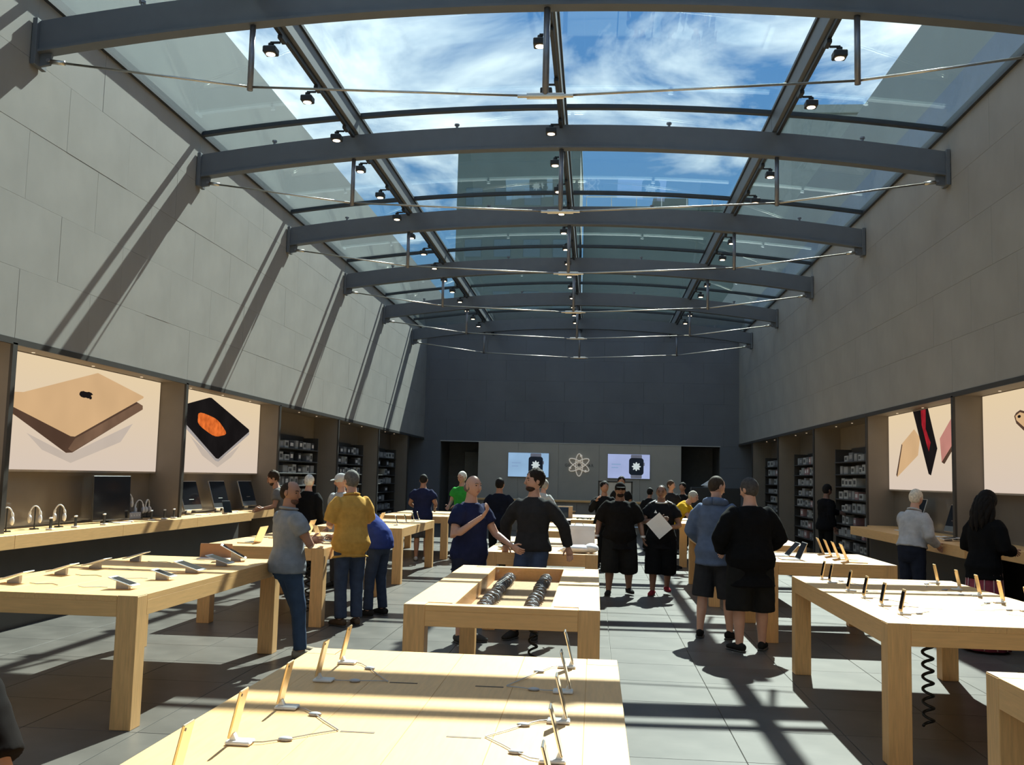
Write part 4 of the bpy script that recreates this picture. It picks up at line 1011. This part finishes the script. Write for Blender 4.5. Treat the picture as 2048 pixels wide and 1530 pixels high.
    if shoes:
        sm = fab('shoe %.2f %.2f' % shoes[:2], shoes)
        for i in 'ab':
            H_, K_, N_, toe = L[i]; q = Vector((N_.x, N_.y, 0)); up = N_.z-.075
            P = [q-toe*.075+Vector((0, 0, .042+up)), q-toe*.06+Vector((0, 0, .045+up)), q+Vector((0, 0, .05+up)), q+toe*.07+Vector((0, 0, .042+up)), q+toe*.14+Vector((0, 0, .032+up)), q+toe*.185+Vector((0, 0, .026+up))]
            o = link('shoe', sc(G().tube(P, [(.03, .036), (.036, .042), (.042, .048), (.046, .04), (.044, .03), (.03, .022)], 14, hint=toe.cross(Vector((0, 0, 1))), cap=.012)), sm, root, True)
            link('sole', sc(G().tube([p-Vector((0, 0, p.z-up-.008)) for p in P], [(.032, .007), (.04, .008), (.044, .008), (.049, .008), (.047, .008), (.032, .007)], 14, hint=toe.cross(Vector((0, 0, 1))), cap=.012)), M('shoe sole', (.06, .055, .05)), o)
    if extra: extra(root, k, A, L, HP, spine)
    return root
def flush_people():
    tmp = []
    for (nm, g, m, root, vox, k, wr_, add) in PENDING:
        me = bpy.data.meshes.new('tmp'); me.from_pydata(g.v, [], g.f); o = bpy.data.objects.new('tmp', me); COL.objects.link(o)
        r = o.modifiers.new('r', 'REMESH'); r.mode = 'VOXEL'; r.voxel_size = vox
        s_ = o.modifiers.new('s', 'SMOOTH'); s_.factor = .6; s_.iterations = 4
        tmp.append(o)
    bpy.context.view_layer.update(); dg = bpy.context.evaluated_depsgraph_get()
    for o, (nm, g, m, root, vox, k, wr_, add) in zip(tmp, PENDING):
        me = bpy.data.meshes.new_from_object(o.evaluated_get(dg)); me.name = nm
        sd = Vector((random.random()*20, random.random()*20, 0))
        if wr_:
            nv = len(me.vertices); co = [0.0]*(3*nv); no = [0.0]*(3*nv)
            me.vertices.foreach_get('co', co); me.vertices.foreach_get('normal', no)
            for i in range(0, 3*nv, 3):
                q = co[i:i+3]; n = wr_*(noise.noise(Vector((q[0]*7, q[1]*7, q[2]*11))+sd)+.6*noise.noise(Vector((q[0]*16, q[1]*16, q[2]*24))+sd))
                for j in range(3): co[i+j] += no[i+j]*n
            me.vertices.foreach_set('co', co)
        if add:
            vs_ = [v.co.copy() for v in me.vertices]; fs = [tuple(p.vertices) for p in me.polygons]; kk = len(vs_)
            vs_ += [Vector(v) for v in add.v]; fs += [tuple(i+kk for i in f) for f in add.f]
            bpy.data.meshes.remove(me); me = bpy.data.meshes.new(nm); me.from_pydata([tuple(v) for v in vs_], [], fs)
            bm = bmesh.new(); bm.from_mesh(me); bmesh.ops.recalc_face_normals(bm, faces=bm.faces); bm.to_mesh(me); bm.free()
        me.transform(Matrix.Scale(k, 4)); me.update(); me.materials.clear()
        link(nm, me, m, root, True)
    for o in tmp: d_ = o.data; bpy.data.objects.remove(o); bpy.data.meshes.remove(d_)
    PENDING.clear()
R_ = math.radians
navy = (.018, .022, .06); jean = (.05, .075, .125)
person('man in a grey polo and jeans, arms crossed, leaning on the left table', -2.93, 9.45, R_(132), 1.70, 1.14, .02, -.02, 'tan', (R_(-58), R_(9), 0),
       {'a': ((-.25, -.05, 1.15), (.03, -.19, 1.14)), 'b': ((.25, -.05, 1.15), (-.05, -.165, 1.18))},
       {'a': ((-.10, -.03, .49), (-.11, -.06, .075)), 'b': ((.10, -.10, .50), (.10, -.16, .075))}, (0, .07, 0),
       dict(n='grey polo', c=(.25, .26, .28), loose=.018), dict(n='jeans', c=jean, k='trousers', loose=.010), (.32, .26, .19), 'receding', (.03, .02, .015), beard=(.12, .065, .045),
       thumbs={'a': (0, 0, 1), 'b': (0, 0, 1)}, collar=('grey polo', (.25, .26, .28)))
person('man in a mustard short-sleeved shirt and jeans, seen from behind', -2.90, 11.55, R_(-140), 1.82, 1.08, .03, .06, 'light', (R_(6), R_(10), 0),
       {'a': ((-.25, -.06, 1.18), (-.16, -.32, 1.19)), 'b': ((.25, -.06, 1.16), (.10, -.34, 1.13))}, None, (0, 0, 0),
       dict(n='mustard', c=(.55, .31, .075), hem=.78, loose=.032, sleeve='elbow'), dict(n='dark jeans', c=(.045, .06, .10), k='trousers', loose=.016), (.09, .06, .04), 'short', (.13, .12, .11),
       collar=('mustard', (.55, .31, .075)), thumbs={'a': (0, 0, 1), 'b': (0, 0, 1)})
person('man in a blue top and jeans bending over the laptop table', -2.78, 12.42, R_(-112), 1.76, 1.0, .02, 1.0, 'light', (R_(0), R_(15), 0),
       {'a': ((-.22, -.44, 1.04), (-.14, -.62, .985)), 'b': ((.22, -.44, 1.04), (.14, -.60, .985))}, {'a': ((-.12, -.0, .49), (-.14, .04, .075)), 'b': ((.12, -.0, .49), (.14, .0, .075))}, (0, .05, 0),
       dict(n='blue top', c=(.03, .05, .20), sleeve='elbow', loose=.02), dict(n='dark jeans', c=(.045, .06, .10), k='trousers', loose=.012), (.03, .028, .026), 'short', (.03, .02, .015))
person('man in a white cap and pale shirt behind the man in mustard', -4.0, 15.2, R_(-30), 1.78, 1.0, 0, 0, 'light', (R_(-20), R_(10), 0), None, None, (0, 0, 0),
       dict(n='pale shirt', c=(.35, .36, .37)), dict(n='dark trousers', c=(.03, .03, .035), k='trousers'), (.02, .02, .02), 'cap', (.55, .54, .52), vox=.018)
person('white-haired person in a black coat, back turned, before the left shelves', -5.0, 16.75, R_(175), 1.74, 1.05, .02, .05, 'light', (0, R_(12), 0), None, None, (0, 0, 0),
       dict(n='black coat', c=(.008, .008, .009), sleeve='long', loose=.03, hem=.6, name='coat'), dict(n='black trousers', c=(.01, .01, .01), k='trousers'), (.02, .02, .02), 'short', (.62, .60, .56), vox=.018)
person('dark-haired man in a grey shirt stooping at the end of the left counter', -5.66, 17.4, R_(-75), 1.80, 1.0, 0, .28, 'tan', (R_(0), R_(25), 0), {'a': ((-.25, -.12, 1.15), (-.2, -.36, 1.1)), 'b': ((.25, -.12, 1.15), (.2, -.36, 1.1))}, None, (0, 0, 0),
       dict(n='grey shirt', c=(.16, .15, .14)), dict(n='dark trousers', c=(.03, .03, .035), k='trousers'), (.02, .02, .02), 'full', (.035, .022, .014), vox=.018, beard=(.04, .026, .018))
person('man in a navy T-shirt, back turned, at the far left table', -3.62, 20.45, R_(176), 1.80, 1.08, 0, .03, 'tan', (0, R_(10), 0), {'a': ((-.28, -.02, 1.17), (-.2, -.26, 1.08)), 'b': ((.28, -.02, 1.17), (.2, -.26, 1.08))}, None, (0, 0, 0),
       dict(n='navy T', c=navy, loose=.024), dict(n='grey shorts', c=(.06, .06, .065), k='shorts', loose=.03), (.5, .5, .5), 'buzz', (.02, .018, .016), vox=.018)
person('white-haired man in a bright green T-shirt', -2.88, 21.1, R_(-18), 1.88, .95, 0, 0, 'light', (R_(-12), R_(6), 0), {'a': ((-.23, -.02, 1.16), (-.16, -.26, 1.08)), 'b': ((.23, -.02, 1.16), (.02, -.26, 1.10))}, None, (0, 0, 0),
       dict(n='green T', c=(.035, .30, .045), loose=.018), dict(n='black shorts', c=(.015, .015, .015), k='shorts', loose=.03), (.04, .04, .04), 'short', (.66, .63, .56), vox=.018)
person('bald man in a navy T-shirt gesturing with a raised hand', -1.36, 10.72, R_(52), 1.80, 1.08, .045, .02, 'light', (R_(0), R_(0), 0),
       {'a': ((-.30, -.05, 1.13), (-.12, -.31, 1.36)), 'b': ((.27, -.13, 1.15), (.30, -.36, 1.03))}, None, (0, 0, 0), curl=.75, top=dict(n='navy T', c=navy, loose=.024, hem=.76), bottom=dict(n='navy shorts', c=(.02, .022, .04), k='shorts', loose=.03), shoes=(.05, .05, .05), hair='ring', hairc=(.16, .13, .11), thumbs={'a': (.5, -.2, .6), 'b': (0, 0, 1), 'ad': (.1, -.45, .6)})
person('dark-haired man in a charcoal sweater leaning back on the third middle table', -.74, 11.22, R_(-12), 1.88, 1.02, 0, -.05, 'light', (R_(-52), R_(2), 0),
       {'a': ((-.33, .20, 1.19), (-.36, .30, .945)), 'b': ((.33, .20, 1.19), (.37, .28, .945))}, {'a': ((-.10, -.10, .49), (-.11, -.16, .075)), 'b': ((.10, -.08, .49), (.11, -.12, .075))}, (0, .14, 0),
       dict(n='charcoal sweater', c=(.028, .027, .028), sleeve='long', loose=.022, hem=.90), dict(n='dark jeans', c=(.03, .035, .05), k='trousers'), (.03, .025, .02), 'full', (.022, .015, .011), beard=(.05, .03, .022), thumbs={'a': (1, 0, 0), 'b': (-1, 0, 0)})
person('person in dark navy, back turned, left of the fourth middle table', -1.80, 18.4, R_(172), 1.76, 1.08, 0, .04, 'tan', (0, R_(14), 0), {'a': ((-.28, -.03, 1.17), (-.14, -.26, 1.05)), 'b': ((.28, -.03, 1.17), (.14, -.26, 1.05))}, None, (0, 0, 0),
       dict(n='dark navy', c=(.010, .012, .022), loose=.024, sleeve='elbow'), dict(n='black trousers', c=(.01, .01, .01), k='trousers'), (.02, .02, .02), 'short', (.012, .01, .01), vox=.018)
person('pale-shirted person behind the man in the charcoal sweater, reaching right', -1.12, 20.5, R_(150), 1.76, .95, 0, .18, 'light', (R_(10), R_(18), 0), {'a': ((-.28, -.1, 1.15), (-.26, -.34, 1.0)), 'b': ((.26, -.12, 1.15), (.2, -.36, 1.0))}, None, (0, 0, 0),
       dict(n='pale grey shirt', c=(.42, .42, .41), sleeve='elbow'), dict(n='dark trousers', c=(.03, .03, .035), k='trousers'), (.02, .02, .02), 'short', (.35, .33, .3), vox=.018)
def red_legs(root, k, A, L, HP, sp):
    for i in 'ab':
        W_ = A[i][2]; link('wristband', G().tube([(W_+Vector((0, 0, .03)))*k, (W_+Vector((0, 0, -.0)))*k], .040*k, 12), white_pl, root)
person('heavy-set man in a black T-shirt and long black shorts walking to the camera', .40, 15.55, R_(4), 1.75, 1.32, .05, 0, 'brown', (0, R_(0), 0), {'a': ((-.33, .02, 1.14), (-.37, -.06, .92)), 'b': ((.33, .03, 1.14), (.37, -.04, .92))},
       {'a': ((-.15, -.05, .49), (-.17, -.06, .075)), 'b': ((.15, .0, .49), (.17, .12, .10))}, (0, 0, 0), dict(n='black T', c=(.010, .009, .009), loose=.035, hem=.74, sleeve='elbow'), dict(n='black shorts', c=(.011, .011, .011), k='shorts', loose=.05, len=.66), (.02, .018, .018), 'cap', (.012, .011, .011), beard=(.02, .014, .012), extra=red_legs)
def jersey(root, k, A, L, HP, sp):
    for i, s in (('a', -1), ('b', 1)):
        S_, E_p, W_p = A[i]
        for q in range(3):
            P = [Vector((s*.09, .02+.028*(q-1), 1.535)), S_+Vector((s*-.02, .028*(q-1), .105)), S_+Vector((s*.055, .028*(q-1), .045))+(E_p-S_)*.05]
            link('shoulder_stripe', G().tube([p*k for p in P], .010*k, 6), white_pl, root, True)
    link('chest_badge', G().prism([(-.115*k, 1.335*k), (-.065*k, 1.335*k), (-.09*k, 1.385*k)], 'y', -.190*k, -.18*k), white_pl, root)
    W_ = A['b'][2]
    o = thing('paper_sheet', 'white sheet of paper held by the man in the black jersey', 'paper', (0, 0, 0)); o.matrix_world = Matrix.Translation((1.01, 15.395, 1.10)) @ Matrix.Rotation(R_(6), 4, 'Z') @ Matrix.Rotation(.12, 4, 'X') @ Matrix.Rotation(R_(48), 4, 'Y')
    link('sheet', G().box(-.16, .16, -.002, .0, -.135, .135), paper, o); link('folded_corner', G().prism([(.16, .135), (.1, .135), (.16, .08)], 'y', -.006, -.002), paper, o)
person('man in a black jersey with white shoulder stripes carrying white paper', 1.06, 15.75, R_(-4), 1.72, 1.18, .05, 0, 'brown', (R_(-4), R_(4), 0), {'a': ((-.30, -.05, 1.17), (-.02, -.27, 1.24)), 'b': ((.30, -.06, 1.13), (.08, -.29, 1.10))},
       {'a': ((-.12, -.06, .49), (-.13, -.08, .075)), 'b': ((.12, .03, .49), (.10, .16, .12))}, (0, 0, 0), dict(n='black jersey', c=(.010, .010, .012), loose=.03, hem=.78), dict(n='black long shorts', c=(.009, .009, .010), k='shorts', loose=.05, len=.68), (.20, .02, .03), 'buzz', (.02, .015, .012), collar=('white collar', (.6, .6, .6)), extra=jersey, thumbs={'a': (0, 0, 1), 'b': (0, 0, 1), 'ad': (1, -.1, .1), 'bd': (-1, -.2, 0)})
def hood(root, k, A, L, HP, sp):
    c0, f0 = sp(1.47); P = [c0+Vector((math.sin(a)*.115, 0, 0))+f0*(math.cos(a)*.10+.03)+Vector((0, 0, .015+.02*math.cos(a))) for a in [2*PI*i/24 for i in range(25)]]
    link('hood', G().tube([p*k for p in P], [(.045*k, .035*k)]*25, 10, hint=(0, 0, 1)), fab('blue hoodie', (.105, .135, .21)), root, True)
person('man in a faded blue hoodie and dark shorts, back turned, right aisle', 1.42, 11.68, R_(158), 1.86, 1.05, 0, .05, 'light', (R_(-34), R_(18), 0), {'a': ((-.28, .0, 1.17), (-.22, -.22, 1.05)), 'b': ((.28, .0, 1.17), (.22, -.22, 1.05))}, {'a': ((-.14, -.0, .49), (-.16, -.02, .075)), 'b': ((.14, .0, .49), (.16, .05, .075))}, (0, 0, 0),
       dict(n='blue hoodie', c=(.105, .135, .21), sleeve='long', loose=.04, hem=.80), dict(n='charcoal shorts', c=(.03, .03, .034), k='shorts', loose=.035, len=.56), (.015, .014, .014), 'buzz', (.05, .035, .025), extra=hood)
person('man in a black jacket and black shorts, back turned, right aisle', 1.70, 10.90, R_(196), 1.84, 1.2, .03, .04, 'light', (R_(24), R_(14), 0), {'a': ((-.34, -.02, 1.16), (-.24, -.24, 1.02)), 'b': ((.33, -.02, 1.16), (.22, -.24, 1.02))}, {'a': ((-.13, .0, .49), (-.15, -.04, .075), (-.7, -1, 0)), 'b': ((.13, .0, .49), (.14, .04, .075))}, (0, 0, 0),
       dict(n='black jacket', c=(.007, .007, .008), sleeve='long', loose=.045, hem=.66, name='jacket'), dict(n='black shorts', c=(.011, .011, .011), k='shorts', loose=.045, len=.60), (.02, .02, .02), 'short', (.06, .055, .055))
def cam_phone(root, k, A, L, HP, sp):
    pass
person('person in black raising a hand behind the man in the black T-shirt', .20, 20.35, R_(10), 1.74, 1.05, 0, 0, 'tan', (R_(10), 0, 0), {'a': ((-.30, -.12, 1.2), (-.22, -.3, 1.40))}, None, (0, 0, 0), dict(n='black top', c=(.012, .012, .013), sleeve='long', loose=.03), dict(n='black trousers', c=(.01, .01, .01), k='trousers'), (.02, .02, .02), 'full', (.012, .01, .01), vox=.02)
person('person whose dark hair shows above the man in the black T-shirt', .66, 24.6, R_(0), 1.86, 1.0, 0, 0, 'tan', (0, 0, 0), None, None, (0, 0, 0), dict(n='black top', c=(.012, .012, .013)), dict(n='black trousers', c=(.01, .01, .01), k='trousers'), (.02, .02, .02), 'full', (.012, .01, .01), vox=.022)
person('grey-haired man in a yellow shirt bending over the far right table', 1.62, 20.4, R_(70), 1.74, 1.0, .02, .75, 'light', (R_(-10), R_(15), 0), {'a': ((-.22, -.42, 1.06), (-.12, -.6, .99)), 'b': ((.22, -.42, 1.06), (.12, -.6, .99))}, None, (0, 0, 0), dict(n='yellow shirt', c=(.62, .36, .02), loose=.02), dict(n='dark trousers', c=(.03, .03, .035), k='trousers'), (.02, .02, .02), 'short', (.42, .38, .32), vox=.018)
person('brown-haired man in a dark shirt behind the man in yellow', 1.88, 24.5, R_(20), 1.80, 1.0, 0, 0, 'light', (R_(30), R_(8), 0), None, None, (0, 0, 0), dict(n='dark shirt', c=(.02, .02, .025)), dict(n='black trousers', c=(.01, .01, .01), k='trousers'), (.02, .02, .02), 'short', (.07, .04, .025), vox=.02)
person('person with a dark bun, farthest back beside the right rear opening', 2.32, 26.2, R_(-30), 1.74, 1.0, 0, 0, 'tan', (0, 0, 0), None, None, (0, 0, 0), dict(n='black top', c=(.012, .012, .013)), dict(n='black trousers', c=(.01, .01, .01), k='trousers'), (.02, .02, .02), 'full', (.014, .012, .01), vox=.022)
person('short dark-haired person in black between the two walking men', 1.38, 25.2, R_(150), 1.60, 1.0, 0, .1, 'tan', (0, R_(10), 0), None, None, (0, 0, 0), dict(n='black top', c=(.012, .012, .013), sleeve='long'), dict(n='black trousers', c=(.01, .01, .01), k='trousers'), (.02, .02, .02), 'short', (.014, .012, .01), vox=.022)
person('dark figure reaching to the boxes of the right shelves', 4.80, 20.9, R_(112), 1.80, 1.05, 0, .05, 'brown', (R_(6), R_(16), 0), {'b': ((.22, -.25, 1.24), (.16, -.45, 1.20))}, None, (0, 0, 0), dict(n='black jacket', c=(.007, .007, .008), sleeve='long', loose=.03), dict(n='black trousers', c=(.01, .01, .01), k='trousers'), (.02, .02, .02), 'short', (.012, .01, .01), vox=.018)
def belt(root, k, A, L, HP, sp):
    pass
person('white-haired man in a white shirt and dark trousers at the right counter', 4.33, 13.85, R_(128), 1.76, 1.05, .04, .16, 'light', (R_(0), R_(22), 0), {'a': ((-.27, .0, 1.15), (-.25, -.2, 1.03)), 'b': ((.26, -.22, 1.18), (.26, -.46, 1.075))}, None, (0, 0, 0),
       dict(n='white shirt', c=(.40, .40, .42), sleeve='long', loose=.026, hem=.99), dict(n='navy trousers', c=(.02, .024, .04), k='trousers', loose=.02, waist=.016), (.02, .02, .02), 'short', (.62, .55, .46), vox=.015, collar=('white shirt', (.40, .40, .42)))
person('long-haired woman in a black jacket and long pink skirt', 4.36, 11.45, R_(118), 1.76, .98, 0, .1, 'light', (R_(0), R_(18), 0), {'a': ((-.26, -.02, 1.16), (-.16, -.26, 1.12)), 'b': ((.26, -.02, 1.16), (.14, -.26, 1.12))}, None, (0, 0, 0),
       dict(n='black jacket', c=(.007, .007, .008), sleeve='long', loose=.035, hem=.80, name='jacket'), dict(n='pink skirt', c=(.26, .055, .085), k='skirt'), (.02, .02, .02), 'long', (.010, .008, .007))
person('person in a dark T-shirt cut off by the right picture edge', 4.60, 10.2, R_(80), 1.74, 1.05, 0, .03, 'tan', (0, R_(10), 0), {'a': ((-.24, .0, 1.16), (-.18, -.2, 1.08)), 'b': ((.24, .0, 1.16), (.18, -.2, 1.08))}, None, (0, 0, 0), dict(n='black T', c=(.01, .009, .009)), dict(n='black trousers', c=(.01, .01, .01), k='trousers'), (.02, .02, .02), 'short', (.02, .015, .01))
person('dark-sleeved person cut off by the lower left picture corner', -1.89, 2.6, R_(176), 1.55, 1.1, 0, .05, 'tan', (0, R_(8), 0), {'a': ((-.37, .02, 1.12), (-.32, -.16, .95))}, None, (0, 0, 0), dict(n='dark brown T', c=(.007, .005, .005), loose=.03, sleeve='elbow'), dict(n='black trousers', c=(.01, .01, .01), k='trousers'), (.02, .02, .02), 'short', (.02, .015, .01), vox=.012)
flush_people()
